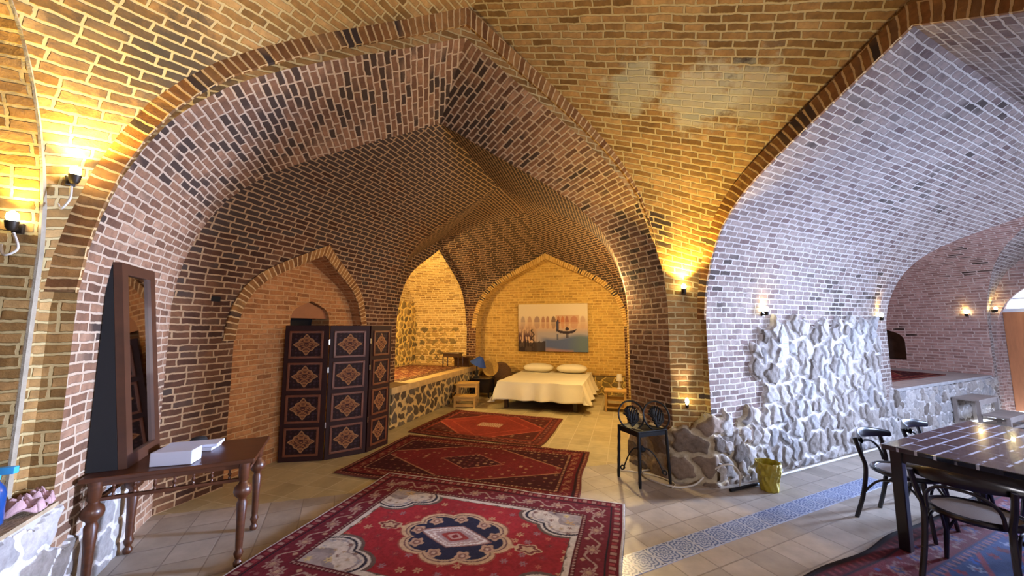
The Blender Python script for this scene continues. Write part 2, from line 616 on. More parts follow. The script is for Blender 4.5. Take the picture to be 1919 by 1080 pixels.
# split the shell into named surfaces, floor removed, facing inwards
bm = bmesh.new()
bm.from_mesh(shell.data)
dead = [f for f in bm.faces if f.material_index == SI['open'] or all(v.co.z < -0.08 for v in f.verts)]
bmesh.ops.delete(bm, geom=dead, context='FACES')
bmesh.ops.reverse_faces(bm, faces=bm.faces)
uvk = bm.loops.layers.uv.active


def split(names):
    groups = {}
    for f in bm.faces:
        key = SLOTS[f.material_index]
        up = f.calc_center_median().z > 2.05
        nm = names[key][1 if up else 0]
        groups.setdefault((nm), []).append(f)
    out = {}
    for nm, fs in groups.items():
        vmap, V, F, UV, MI = {}, [], [], [], []
        for f in fs:
            idx = []
            for v in f.verts:
                if v.index not in vmap:
                    vmap[v.index] = len(V)
                    V.append(tuple(v.co))
                idx.append(vmap[v.index])
            F.append(idx)
            UV.append([tuple(l[uvk].uv) for l in f.loops])
            MI.append(f.material_index)
        me = bpy.data.meshes.new(nm)
        me.from_pydata(V, [], F)
        ul = me.uv_layers.new(name='UV')
        k = 0
        for a, b in zip(F, UV):
            for c in b:
                ul.data[k].uv = c
                k += 1
        for key in SLOTS:
            me.materials.append(M[key])
        for p, mi in zip(me.polygons, MI):
            p.material_index = mi
            p.use_smooth = True
        me.set_sharp_from_angle(angle=math.radians(24))
        o = bpy.data.objects.new(nm, me)
        col.objects.link(o)
        o['kind'] = 'structure'
        out[nm] = o
    return out


bm.verts.index_update()
SHELL = split({'vault': ('wall_front', 'ceiling'), 'arch1': ('wall_left', 'ceiling_left'), 'inner': ('wall_left_inner', 'ceiling_inner'),
               'hall': ('wall_right', 'ceiling_right'), 'alcove': ('wall_alcove', 'ceiling_alcove'), 'back': ('wall_back', 'wall_back'),
               'niche': ('wall_niche', 'wall_niche'), 'endwall': ('wall_end', 'wall_end'), 'darkniche': ('wall_recess', 'wall_recess'), 'open': ('wall_open', 'wall_open')})
bm.free()
bpy.data.objects.remove(shell)
#SHELL_END
# floors
M['floor'] = tile_floor_mat('floor_tiles_hall', ['a09486', 'aa9e90', 'b5a99b', '8d8276'], 65.5 - 90, 0.27)
M['floor_in'] = tile_floor_mat('floor_tiles_inner', ['a5946e', 'b0a078', 'b8a880', 'c0b290'], 17, 0.27)


def flat(name, pts, z0, z1, mat, kind='structure'):
    n = len(pts)
    me = bpy.data.meshes.new(name)
    V = [(p.x, p.y, z0) for p in pts] + [(p.x, p.y, z1) for p in pts]
    F = [tuple(range(n))[::-1], tuple(range(n, 2 * n))] + [(i, (i + 1) % n, n + (i + 1) % n, n + i) for i in range(n)]
    me.from_pydata(V, [], F)
    me.materials.append(mat)
    bm = bmesh.new(); bm.from_mesh(me); bmesh.ops.recalc_face_normals(bm, faces=bm.faces); bm.to_mesh(me); bm.free()
    o = bpy.data.objects.new(name, me)
    col.objects.link(o)
    if kind:
        o['kind'] = kind
    return o


flat('floor', [ap(10, qline(10)), ap(-9, qline(-9)), ap(-9, 9), ap(10, 9)], -0.15, 0.0, M['floor'])
flat('floor', [wp(-1.5, 1), ap(10, qline(10)), ap(-2.2, qline(-2.2)), bp(6, 1), bp(-3, 1)] if 0 else [ap(7, qline(7)), ap(-1.5, qline(-1.5)), bp(7, 2), bp(-4, 2)], -0.15, 0.0, M['floor_in'])
#OBJECTS
# ---------------------------------------------------------------- builders


class MB:
    def __init__(s):
        s.v, s.f, s.sm = [], [], []

    def add(s, vs, fs, smooth=False, mat=None):
        b = len(s.v)
        s.v += [tuple(mat @ Vector(p)) if mat else tuple(p) for p in vs]
        s.f += [tuple(b + i for i in f) for f in fs]
        s.sm += [smooth] * len(fs)
        return s

    def box(s, c, d, rot=None, bev=0.0):
        bm = bmesh.new()
        bmesh.ops.create_cube(bm, size=1.0)
        for v in bm.verts:
            v.co = Vector((v.co.x * d[0], v.co.y * d[1], v.co.z * d[2]))
        if bev > 0:
            bmesh.ops.bevel(bm, geom=list(bm.edges), offset=bev, segments=2, affect='EDGES', profile=0.6)
        m = Matrix.Translation(c)
        if rot:
            m = m @ Euler(rot).to_matrix().to_4x4()
        bm.verts.index_update()
        s.add([v.co[:] for v in bm.verts], [[v.index for v in f.verts] for f in bm.faces], False, m)
        bm.free()
        return s

    def tube(s, pts, r, n=8, caps=True, close=False, flat=1.0):
        P = [Vector(p) for p in pts]
        R = r if isinstance(r, (list, tuple)) else [r] * len(P)
        vs, fs = [], []
        up = None
        m = len(P)
        for i, p in enumerate(P):
            a = P[(i - 1) % m] if (i > 0 or close) else p
            b = P[(i + 1) % m] if (i < m - 1 or close) else p
            t = (b - a)
            if t.length < 1e-9:
                t = Vector((0, 0, 1))
            t.normalize()
            if up is None:
                up = Vector((0, 0, 1)) if abs(t.z) < 0.9 else Vector((1, 0, 0))
            x = t.cross(up)
            if x.length < 1e-6:
                x = t.orthogonal()
            x.normalize()
            y = x.cross(t).normalized()
            up = y
            for k in range(n):
                an = 2 * PI * k / n
                vs.append(p + x * math.cos(an) * R[i] + y * math.sin(an) * R[i] * flat)
        for i in range(m if close else m - 1):
            j = (i + 1) % m
            for k in range(n):
                l = (k + 1) % n
                fs.append((i * n + k, i * n + l, j * n + l, j * n + k))
        if caps and not close:
            fs.append(tuple(range(n))[::-1])
            fs.append(tuple((m - 1) * n + k for k in range(n)))
        return s.add(vs, fs, True)

    def lathe(s, prof, n=16, at=(0, 0, 0), mat=None):
        vs, fs = [], []
        for r, z in prof:
            for k in range(n):
                a = 2 * PI * k / n
                vs.append((at[0] + r * math.cos(a), at[1] + r * math.sin(a), at[2] + z))
        for i in range(len(prof) - 1):
            for k in range(n):
                l = (k + 1) % n
                fs.append((i * n + k, i * n + l, (i + 1) * n + l, (i + 1) * n + k))
        fs.append(tuple(range(n))[::-1])
        fs.append(tuple((len(prof) - 1) * n + k for k in range(n)))
        return s.add(vs, fs, True, mat)

    def grid(s, fn, nu, nv, smooth=True):
        vs = [fn(i / nu, j / nv) for j in range(nv + 1) for i in range(nu + 1)]
        fs = [(j * (nu + 1) + i, j * (nu + 1) + i + 1, (j + 1) * (nu + 1) + i + 1, (j + 1) * (nu + 1) + i) for j in range(nv) for i in range(nu)]
        return s.add(vs, fs, smooth)

    def build(s, name, mat, parent=None, thick=0.0, colors=None):
        me = bpy.data.meshes.new(name)
        me.from_pydata(s.v, [], s.f)
        me.materials.append(mat)
        for p, sm in zip(me.polygons, s.sm):
            p.use_smooth = sm
        if any(s.sm):
            me.set_sharp_from_angle(angle=math.radians(42))
        if colors is not None:
            at = me.color_attributes.new('Col', 'FLOAT_COLOR', 'POINT')
            at.data.foreach_set('color', np.asarray(colors, dtype=np.float32).ravel())
        o = bpy.data.objects.new(name, me)
        col.objects.link(o)
        if parent:
            o.parent = parent
        if thick:
            md = o.modifiers.new('thickness', 'SOLIDIFY')
            md.thickness = thick
            md.offset = 0
        return o


def tag(o, label, cat, group=None, kind=None):
    o['label'] = label
    o['category'] = cat
    if group:
        o['group'] = group
    if kind:
        o['kind'] = kind
    return o


def thing(name, label, cat, loc=(0, 0, 0), rz=0.0, group=None):
    o = bpy.data.objects.new(name, None)
    col.objects.link(o)
    o.empty_display_size = 0.1
    o.location = loc
    o.rotation_euler = (0, 0, rz)
    return tag(o, label, cat, group)


def place(o, loc, rz=0.0, rot=None):
    o.location = loc
    o.rotation_euler = rot if rot else (0, 0, rz)
    return o


def copy_tree(o, parent=None):
    c = o.copy()
    col.objects.link(c)
    c.parent = parent
    for ch in [x for x in bpy.data.objects if x.parent == o]:
        copy_tree(ch, c)
    return c


def ang(v):      # rotation that turns local +X onto v
    return math.atan2(v.y, v.x)


A_D2, A_D1, A_W, A_B = ang(D2), ang(D1), ang(WD), ang(BD)


def struct(o):
    o['kind'] = 'structure'
    return o


# ---------------------------------------------------------------- edging bricks round the arches
def edging(name, prof_in, prof_out, fn, th=0.03, mat=None):
    """ring of soldier bricks; fn(lat, z, lift) -> world"""
    S_v, S_f, uv = [], [], []
    n = len(prof_in)
    arc = 0.0
    arcs = [0.0]
    for i in range(1, n):
        arc += math.hypot(prof_out[i][0] - prof_out[i - 1][0], prof_out[i][1] - prof_out[i - 1][1])
        arcs.append(arc)
    rows = [(prof_in, 0.0), (prof_in, th), (prof_out, th), (prof_out, 0.0)]
    for pr, lift in rows:
        S_v += [fn(x, z, lift) for x, z in pr]
    vv = [-0.03, 0.005, 0.17, 0.20]
    for k in range(3):
        for i in range(n - 1):
            S_f.append((k * n + i, k * n + i + 1, (k + 1) * n + i + 1, (k + 1) * n + i))
            uv.append(((vv[k], arcs[i]), (vv[k], arcs[i + 1]), (vv[k + 1], arcs[i + 1]), (vv[k + 1], arcs[i])))
    me = bpy.data.meshes.new(name)
    me.from_pydata([tuple(p) for p in S_v], [], S_f)
    ul = me.uv_layers.new(name='UV')
    k = 0
    for f in uv:
        for c in f:
            ul.data[k].uv = c
            k += 1
    me.materials.append(mat or M['soldier'])
    o = bpy.data.objects.new(name, me)
    col.objects.link(o)
    return struct(o)


def cut(pr, zmin):
    """arch profile above zmin"""
    return [p for p in pr if p[1] >= zmin - 1e-6]


pi_ = cut(profile(2.645, 2.385, 1.85, 4.45), 1.8)
po_ = cut(profile(2.645, 2.385, 1.85, 4.45, off=0.15), 1.8)
edging('trim_1', pi_, po_, lambda x, z, l: ap(x, 0.0 + l - 0.004, z))
pi_ = cut(profile(2.07, 1.775, 1.72, 3.76), 1.7)
po_ = cut(profile(2.07, 1.775, 1.72, 3.76, off=0.15), 1.7)
edging('trim_2', pi_, po_, lambda x, z, l: ap(0.0 + l - 0.004, x, z))
pi_ = cut(profile(2.07, 1.97, 2.1, 4.3, 0.66), 0.66)[:-3]
po_ = cut(profile(2.07, 1.97, 2.1, 4.3, 0.66, off=0.035), 0.66)[:-3]
M['lime'] = simple('lime_joint', '968a76', 0.85, var=0.2, bump=0.5, scale=14)
edging('trim_3', pi_, po_, lambda x, z, l: ap(5.174 - l, x, z), 0.015, M['lime'])


def inv_rise(v):
    us = np.linspace(0, 1, 200)
    return float(np.interp(v, [rise(u) for u in us], us))


def surf_w(z):      # how far the inner vault leans in from the left wall at height z
    return 0.0 if z <= 1.85 else HB * inv_rise(min(1, (z - 1.85) / (4.00 - 1.85)))


def surf_b(z):
    return 0.0 if z <= 1.85 else 1.62 * inv_rise(min(1, (z - 1.85) / (4.02 - 1.85)))


pi_ = cut(profile(1.60, 1.00, 1.5, 2.60), 1.5)
po_ = cut(profile(1.60, 1.00, 1.5, 2.60, off=0.12), 1.5)
edging('trim_4', pi_, po_, lambda x, z, l: wp(x, -surf_w(z) - l + 0.006, z), 0.025)
pi_ = cut(profile(2.125, 1.855, 1.6, 3.34), 1.6)
po_ = cut(profile(2.125, 1.855, 1.6, 3.34, off=0.12), 1.6)
M['soldier_light'] = brick_mat('brick_edging_light', ['9a7438', 'a88044', 'b58c4c', 'c09858'], 'd0b070', 0.40, 0.060, 0.010)
edging('trim_5', pi_, po_, lambda x, z, l: bp(x, -l + 0.006, z), 0.025, M['soldier_light'])

# ---------------------------------------------------------------- rubble stone facings
M['stone_hall'] = stone_mat('rubble_pale', ['6e6258', '9a8f86', 'aaa097', '8f8a88', 'b5aca5'], 'ccc4be')
M['stone_dark'] = stone_mat('rubble_dark', ['4a3c2c', '5a4c3a', '6a5c48', '544a40', '7a6a50'], 'bfa26c')
M['stone_warm'] = stone_mat('rubble_warm', ['6a5a3c', '86703f', 'a8884c', '5c5038', 'b89a58'], 'd8b868')
M['stone_pier'] = stone_mat('rubble_pier', ['4c4038', '5c4e42', '7a6656', '8c7868', '6a6460'], 'a8987f')


def stone_panel(name, fn, u0, u1, z0, z1, cu, cz, depth, mat, incl=None, res=0.02, seed=1, base=0.006, edge=0.07):
    rg = np.random.default_rng(seed)
    nu, nz = int((u1 - u0) / res) + 1, int((z1 - z0) / res) + 1
    U, Z = np.meshgrid(np.linspace(u0, u1, nu), np.linspace(z0, z1, nz))
    su, sz = [], []
    r = 0
    z = z0 - cz
    while z < z1 + cz:
        u = u0 - cu + (cu * 0.5 if r % 2 else 0)
        while u < u1 + cu:
            su.append(u + rg.uniform(-.36, .36) * cu)
            sz.append(z + rg.uniform(-.34, .34) * cz)
            u += cu * rg.uniform(.8, 1.25)
        z += cz * 0.92
        r += 1
    su, sz = np.array(su), np.array(sz)
    k = len(su)
    inc = np.array([True if incl is None else bool(incl(a, b)) for a, b in zip(su, sz)])
    hh = rg.uniform(.55, 1.0, k)
    tl = rg.uniform(-.35, .35, (k, 2))
    rn = rg.random(k)
    # warp
    W1 = U + 0.018 * np.sin(Z * 23 + U * 9) + 0.012 * np.sin(Z * 51 + 1.3)
    W2 = Z + 0.018 * np.sin(U * 19 + Z * 7) + 0.012 * np.sin(U * 47 + .4)
    a = (W1.ravel()[:, None] - su[None]) / cu
    b = (W2.ravel()[:, None] - sz[None]) / cz
    D = np.sqrt(a * a + b * b)
    i1 = D.argmin(1)
    ar = np.arange(len(i1))
    f1 = D[ar, i1]
    D[ar, i1] = 9
    f2 = D.min(1)
    g = (f2 - f1)
    t = np.clip((g - edge * 0.6) / (edge * 2.4), 0, 1)
    sh = t * t * (3 - 2 * t)
    body = hh[i1] * (1 + tl[i1, 0] * a[ar, i1] + tl[i1, 1] * b[ar, i1]) * (0.8 + 0.2 * np.clip(1 - f1 * 1.2, 0, 1))
    nn = 0.07 * (np.sin(U.ravel() * 61 + rn[i1] * 20) * np.sin(Z.ravel() * 53 + rn[i1] * 31))
    h = base + sh * depth * (body + nn)
    h = np.where(inc[i1], h, -0.05)
    P = []
    Ur, Zr = U.ravel(), Z.ravel()
    for x, zz, q in zip(Ur, Zr, h):
        P.append(fn(float(x), float(zz), float(q)))
    mb = MB()
    mb.v = [tuple(p) for p in P]
    for j in range(nz - 1):
        for i in range(nu - 1):
            mb.f.append((j * nu + i, j * nu + i + 1, (j + 1) * nu + i + 1, (j + 1) * nu + i))
            mb.sm.append(True)
    C = np.stack([sh, rn[i1], np.zeros_like(sh), np.ones_like(sh)], 1)
    return struct(mb.build(name, mat, None, colors=C))


def facing_incl(u, z):
    wob = 0.06 * math.sin(z * 9)
    if z < 0.62 and u > -0.3:
        return True
    return 0.74 + wob < u < 3.62 + wob and z < 1.74


stone_panel('wall_stone_right', lambda u, z, n: ap(-u, 0.295 + n, z), 0.012, 4.0, -0.01, 1.8, 0.165, 0.25, 0.055, M['stone_hall'], facing_incl, 0.016, 3, base=0.014, edge=0.10)


# foot of the corner pier, following its plan round from the first arch to the hall
def path_fn(pts):
    L = [0.0]
    for a, b in zip(pts, pts[1:]):
        L.append(L[-1] + (b - a).length)

    def f(u, z, n):
        u = max(0, min(L[-1] - 1e-4, u))
        i = max(k for k in range(len(L) - 1) if L[k] <= u)
        a, b = pts[i], pts[i + 1]
        p = a.lerp(b, (u - L[i]) / (L[i + 1] - L[i]))
        d0 = (b - a).normalized()
        nrm = Vector((d0.y, -d0.x, 0))
        # blend the normals near the corners
        if i + 2 < len(pts) and L[i + 1] - u < 0.12:
            e = (pts[i + 2] - b).normalized()
            w = 0.5 * (1 - (L[i + 1] - u) / 0.12)
            nrm = nrm.lerp(Vector((e.y, -e.x, 0)), w).normalized()
        if i > 0 and u - L[i] < 0.12:
            e = (a - pts[i - 1]).normalized()
            w = 0.5 * (1 - (u - L[i]) / 0.12)
            nrm = nrm.lerp(Vector((e.y, -e.x, 0)), w).normalized()
        q = p + nrm * n
        q.z = z
        return q
    return f, L[-1]


pier_pts = [ap(0.26, -0.63), ap(0.26, 0.0), ap(0.0, 0.28), ap(-0.6, 0.295)]
pf, plen = path_fn(pier_pts)
stone_panel('wall_stone_pier', pf, 0.0, plen - 0.02, -0.01, 0.84, 0.32, 0.25, 0.045, M['stone_pier'], lambda u, z: z < 0.66 + 0.05 * math.sin(u * 9), 0.015, 11, base=0.03, edge=0.10)

# raised alcove platforms: block, capping board, rubble front
M['plaster'] = simple('lime_plaster', 'b89a66', 0.8, var=0.2, bump=0.3)
M['plaster_pale'] = simple('pale_plaster', 'aaa4a0', 0.8, var=0.2, bump=0.4)


def slab(name, fn, l0, l1, d0, d1, z0, z1, mat):
    return flat(name, [fn(l0, d0), fn(l1, d0), fn(l1, d1), fn(l0, d1)], z0, z1, mat)


slab('floor_alcove', lambda a, b: wp(a, b), 2.92, 6.66, -0.34, 1.52, -0.05, 0.555, M['plaster'])
slab('trim_6', lambda a, b: wp(a, b), 2.90, 6.66, -0.385, 1.52, 0.555, 0.66, M['plaster'])
stone_panel('wall_stone_platform', lambda u, z, n: wp(u, -0.34 - n, z), 2.92, 6.66, -0.01, 0.56, 0.19, 0.20, 0.035, M['stone_dark'], None, 0.018, 5, base=0.004, edge=0.11)
stone_panel('wall_stone_alcove', lambda u, z, n: wp(6.67 - n, u, z), 0.22, 1.5, 0.66, 1.62, 0.21, 0.17, 0.03, M['stone_warm'], lambda u, z: u > 0.3 + .05 * math.sin(z * 11), 0.018, 21, base=0.004, edge=0.12)
stone_panel('wall_stone_alcove', lambda u, z, n: wp(u, 1.5 - n, z), 3.5, 6.66, 0.66, 2.3, 0.17, 0.19, 0.03, M['stone_warm'], None, 0.02, 22, base=0.006, edge=0.12)
stone_panel('wall_stone_back', lambda u, z, n: bp(u, 0.35 - n, z), 0.28, 3.97, -0.01, 0.44, 0.23, 0.15, 0.035, M['stone_warm'], None, 0.02, 23, base=0.012)
flat('trim_7', [bp(0.28, 0.33), bp(3.97, 0.33), bp(3.97, 0.36), bp(0.28, 0.36)], 0.44, 0.465, simple('dark_ledge_line', '5a4428', 0.8))

slab('floor_far_alcove', ap, -8.04, -3.96, 0.26, -2.6, -0.05, 0.70, M['plaster_pale'])
stone_panel('wall_stone_far', lambda u, z, n: ap(-u, 0.27 + n, z), 3.96, 8.1, -0.01, 0.66, 0.2, 0.17, 0.05, M['stone_hall'], None, 0.022, 25, base=0.004)
slab('floor_left_alcove', ap, 5.02, 8.62, 0.0, 4.15, -0.05, 0.66, M['plaster_pale'])
stone_panel('wall_stone_left', lambda u, z, n: ap(5.02 - n, u, z), -0.9, 3.0, -0.01, 0.66, 0.25, 0.2, 0.02, M['stone_hall'], lambda u, z: z < .5 + .1 * math.sin(u * 7), 0.02, 31, base=0.008)
flat('trim_8', [ap(5.0, 0.01), ap(5.0, 3.0), ap(5.4, 3.0), ap(5.4, 0.28), ap(5.1, 0.01)], 0.645, 0.667, simple('worn_plaster_edge', 'a08a6c', 0.85, var=0.35, scale=12, bump=0.6))

# blue and white tile band let into the floor


def tile_band_mat():
    m = NT('blue_white_tile')
    uv = m.n('ShaderNodeUVMap', uv_map='UV')
    fr = m.n('ShaderNodeVectorMath', {0: uv}, operation='FRACTION')
    sp = m.n('ShaderNodeSeparateXYZ', {0: fr})
    x = m.math('ABSOLUTE', m.math('SUBTRACT', (sp, 0), 0.5))
    y = m.math('ABSOLUTE', m.math('SUBTRACT', (sp, 1), 0.5))
    x2 = m.math('MULTIPLY', x, x)
    y2 = m.math('MULTIPLY', y, y)
    r = m.math('SQRT', m.math('ADD', x2, y2))
    th = m.math('ARCTAN2', y, x)
    pet = m.math('ABSOLUTE', m.math('COSINE', m.math('MULTIPLY', th, 4.0)))
    rr = m.math('SUBTRACT', r, m.math('MULTIPLY', pet, 0.10))
    w = m.math('SINE', m.math('MULTIPLY', rr, 42.0))
    a = m.ramp(m.math('ADD', m.math('MULTIPLY', w, 0.5), 0.5), [(0.35, G0), (0.5, G1)])
    mx = m.math('MAXIMUM', x, y)
    cor = m.math('GREATER_THAN', m.math('ADD', x, y), 0.84)
    c = m.mix(a, hexc('4a5f92'), hexc('a9b4cc'))
    c = m.mix(cor, c, hexc('2c3f74'))
    jt = m.math('GREATER_THAN', mx, 0.475)
    c = m.mix(jt, c, hexc('b8bcc8'))
    m.link(c, m.b.inputs['Base Color'])
    m.b.inputs['Roughness'].default_value = 0.3
    return m.m


mb = MB()
me = bpy.data.meshes.new('trim_11')
pts = [ap(4.9, 0.82, 0.004), ap(4.9, 1.02, 0.004), ap(-1.75, 1.02, 0.004), ap(-1.75, 0.82, 0.004)]
low = [p - Vector((0, 0, 0.02)) for p in pts]
me.from_pydata([tuple(p) for p in pts + low], [], [(0, 1, 2, 3), (0, 4, 5, 1), (1, 5, 6, 2), (2, 6, 7, 3), (3, 7, 4, 0)])
ul = me.uv_layers.new(name='UV')
for i, c in enumerate([(0, 0), (0, 1), (33, 1), (33, 0)]):
    ul.data[i].uv = c
me.materials.append(tile_band_mat())
o = bpy.data.objects.new('trim_11', me)
col.objects.link(o)
struct(o)

# windows of the hall (out of the picture to the right) and the fanlight over the door
M['frame_white'] = simple('painted_frame', 'd8d8da', 0.5)
M['glass'] = simple('window_glass', 'ffffff', 0.02)
_b = M['glass'].node_tree.nodes['Principled BSDF']
_b.inputs['Transmission Weight'].default_value = 1.0
_b.inputs['IOR'].default_value = 1.05
wn = 0
for tt in (-2.3, -5.6):
    wn += 1
    mb = MB()
    for dx in (-0.58, 0.0, 0.58):
        mb.box((dx, 0, 0.55), (0.05, 0.06, 1.1))
    for dz in (0.02, 0.55, 1.08):
        mb.box((0, 0, dz), (1.2, 0.06, 0.05))
    place(struct(mb.build('window_%d' % wn, M['frame_white'])), ap(tt, 3.98, 1.0), A_D2)
# ---------------------------------------------------------------- painted surfaces


def vnoise(X, Y, s, seed=0):
    rg = np.random.default_rng(seed)
    G = rg.random((64, 64))
    x, y = X * s, Y * s
    xi, yi = np.floor(x).astype(int), np.floor(y).astype(int)
    fx, fy = x - xi, y - yi
    fx, fy = fx * fx * (3 - 2 * fx), fy * fy * (3 - 2 * fy)
    a = G[yi % 64, xi % 64]; b = G[yi % 64, (xi + 1) % 64]
    c = G[(yi + 1) % 64, xi % 64]; d = G[(yi + 1) % 64, (xi + 1) % 64]
    return (a * (1 - fx) + b * fx) * (1 - fy) + (c * (1 - fx) + d * fx) * fy


def H3(h):
    return np.array(hexc(h)[:3])


def put(C, mask, h, f=1.0):
    m = np.clip(mask.astype(float) * f, 0, 1)[..., None]
    C[...] = C * (1 - m) + (H3(h) if isinstance(h, str) else h) * m


def slab_mesh(name, w, h, res, th, colorfn, mat, parent=None, wave=0.0, seed=0):
    """painted rectangular slab centred on the origin, top at z=th"""
    nx, ny = int(w / res) + 1, int(h / res) + 1
    X, Y = np.meshgrid(np.linspace(-w / 2, w / 2, nx), np.linspace(-h / 2, h / 2, ny))
    C = colorfn(X, Y)
    Z = np.full_like(X, th)
    XX, YY = X.copy(), Y.copy()
    if wave:
        XX = X + wave * (vnoise(X + 9, Y + 9, 2.0, seed) - .5) * (np.abs(X) / (w / 2)) ** 4
        YY = Y + wave * (vnoise(X + 3, Y + 5, 2.0, seed + 1) - .5) * (np.abs(Y) / (h / 2)) ** 4
        Z = Z + 0.004 * vnoise(X + 7, Y + 2, 3.0, seed + 2)
    N = nx * ny
    V = np.stack([XX.ravel(), YY.ravel(), Z.ravel()], 1)
    idx = np.arange(N).reshape(ny, nx)
    F = np.stack([idx[:-1, :-1].ravel(), idx[:-1, 1:].ravel(), idx[1:, 1:].ravel(), idx[1:, :-1].ravel()], 1)
    loop = np.concatenate([idx[0, :-1], idx[:-1, -1], idx[-1, :0:-1], idx[:0:-1, 0]])
    B = V[loop].copy()
    B[:, 2] = 0
    V = np.concatenate([V, B])
    L = len(loop)
    bi = N + np.arange(L)
    S_ = np.stack([loop, bi, np.roll(bi, -1), np.roll(loop, -1)], 1)
    allF = np.concatenate([F, S_])
    me = bpy.data.meshes.new(name)
    me.vertices.add(len(V))
    me.vertices.foreach_set('co', V.astype(np.float32).ravel())
    me.loops.add(allF.size)
    me.loops.foreach_set('vertex_index', allF.astype(np.int32).ravel())
    me.polygons.add(len(allF))
    me.polygons.foreach_set('loop_start', (np.arange(len(allF)) * 4).astype(np.int32))
    me.update(calc_edges=True)
    cc = np.concatenate([C.reshape(-1, 3), C.reshape(-1, 3)[loop]])
    cc = np.concatenate([cc, np.ones((len(cc), 1))], 1)
    at = me.color_attributes.new('Col', 'FLOAT_COLOR', 'POINT')
    at.data.foreach_set('color', cc.astype(np.float32).ravel())
    me.materials.append(mat)
    o = bpy.data.objects.new(name, me)
    col.objects.link(o)
    if parent:
        o.parent = parent
    return o


def flowers(C, X, Y, cell, mask, cols, seed, size=0.36, petals=6):
    rg = np.random.default_rng(seed)
    i, j = np.floor(X / cell).astype(int), np.floor(Y / cell).astype(int)
    R = rg.random((97, 89, 4))
    rr = R[i % 97, j % 89]
    cx = (i + 0.5 + (rr[..., 0] - .5) * .4) * cell
    cy = (j + 0.5 + (rr[..., 1] - .5) * .4) * cell
    dx, dy = X - cx, Y - cy
    r = np.hypot(dx, dy) / cell
    th = np.arctan2(dy, dx) + rr[..., 2] * 6
    edge = size * (0.72 + 0.28 * np.cos(petals * th)) * (0.6 + 0.5 * rr[..., 3])
    k = (rr[..., 3] * len(cols)).astype(int) % len(cols)
    for n_, c in enumerate(cols):
        put(C, mask & (r < edge) & (k == n_), c, .9)
    put(C, mask & (r < edge * .38), cols[(0)], .7)
    put(C, mask & (r < edge * .18), '2a1c22', .8)


def scroll(C, s, d, mask, c, per, amp, wd, ph=0.0):
    y = amp * np.sin(2 * PI * s / per + ph)
    put(C, mask & (np.abs(d - y) < wd), c, .9)


def borders(C, X, Y, w, h, bands, seed, mot):
    """bands: list of (from edge, to edge, colour)"""
    de = np.minimum(w / 2 - np.abs(X), h / 2 - np.abs(Y))
    horiz = (h / 2 - np.abs(Y)) < (w / 2 - np.abs(X))
    s = np.where(horiz, X, Y)
    for a, b, c in bands:
        put(C, (de >= a) & (de < b), c)
    for a, b, kind, cols in mot:
        m = (de >= a) & (de < b)
        mid = (a + b) / 2
        ww = b - a
        if kind == 'dash':
            per = ww * 1.1
            put(C, m & (np.abs(np.mod(s, per) - per / 2) < per * .2) & (np.abs(de - mid) < ww * .3), cols[0], .85)
            put(C, m & (np.abs(np.mod(s + per / 2, per) - per / 2) < per * .16) & (np.abs(de - mid) < ww * .25), cols[1], .8)
        elif kind == 'flower':
            per = ww * 1.5
            u = np.mod(s, per) - per / 2
            v = de - mid
            r = np.hypot(u, v)
            th = np.arctan2(v, u)
            e = ww * .34 * (.8 + .2 * np.cos(8 * th))
            put(C, m & (r < e), cols[0], .9)
            put(C, m & (r < e * .7), cols[1], .9)
            put(C, m & (r < e * .42), cols[2], .9)
            u2 = np.mod(s + per / 2, per) - per / 2
            put(C, m & (np.abs(v - ww * .25 * np.sin(u2 / per * 2 * PI * 1.2)) < ww * .055) & (np.abs(u2) < per * .34), cols[0], .9)
            put(C, m & (np.hypot(u2, v - ww * .3) < ww * .1), cols[2], .9)
            put(C, m & (np.hypot(u2 - per * .1, v + ww * .3) < ww * .09), cols[1], .9)
    return de


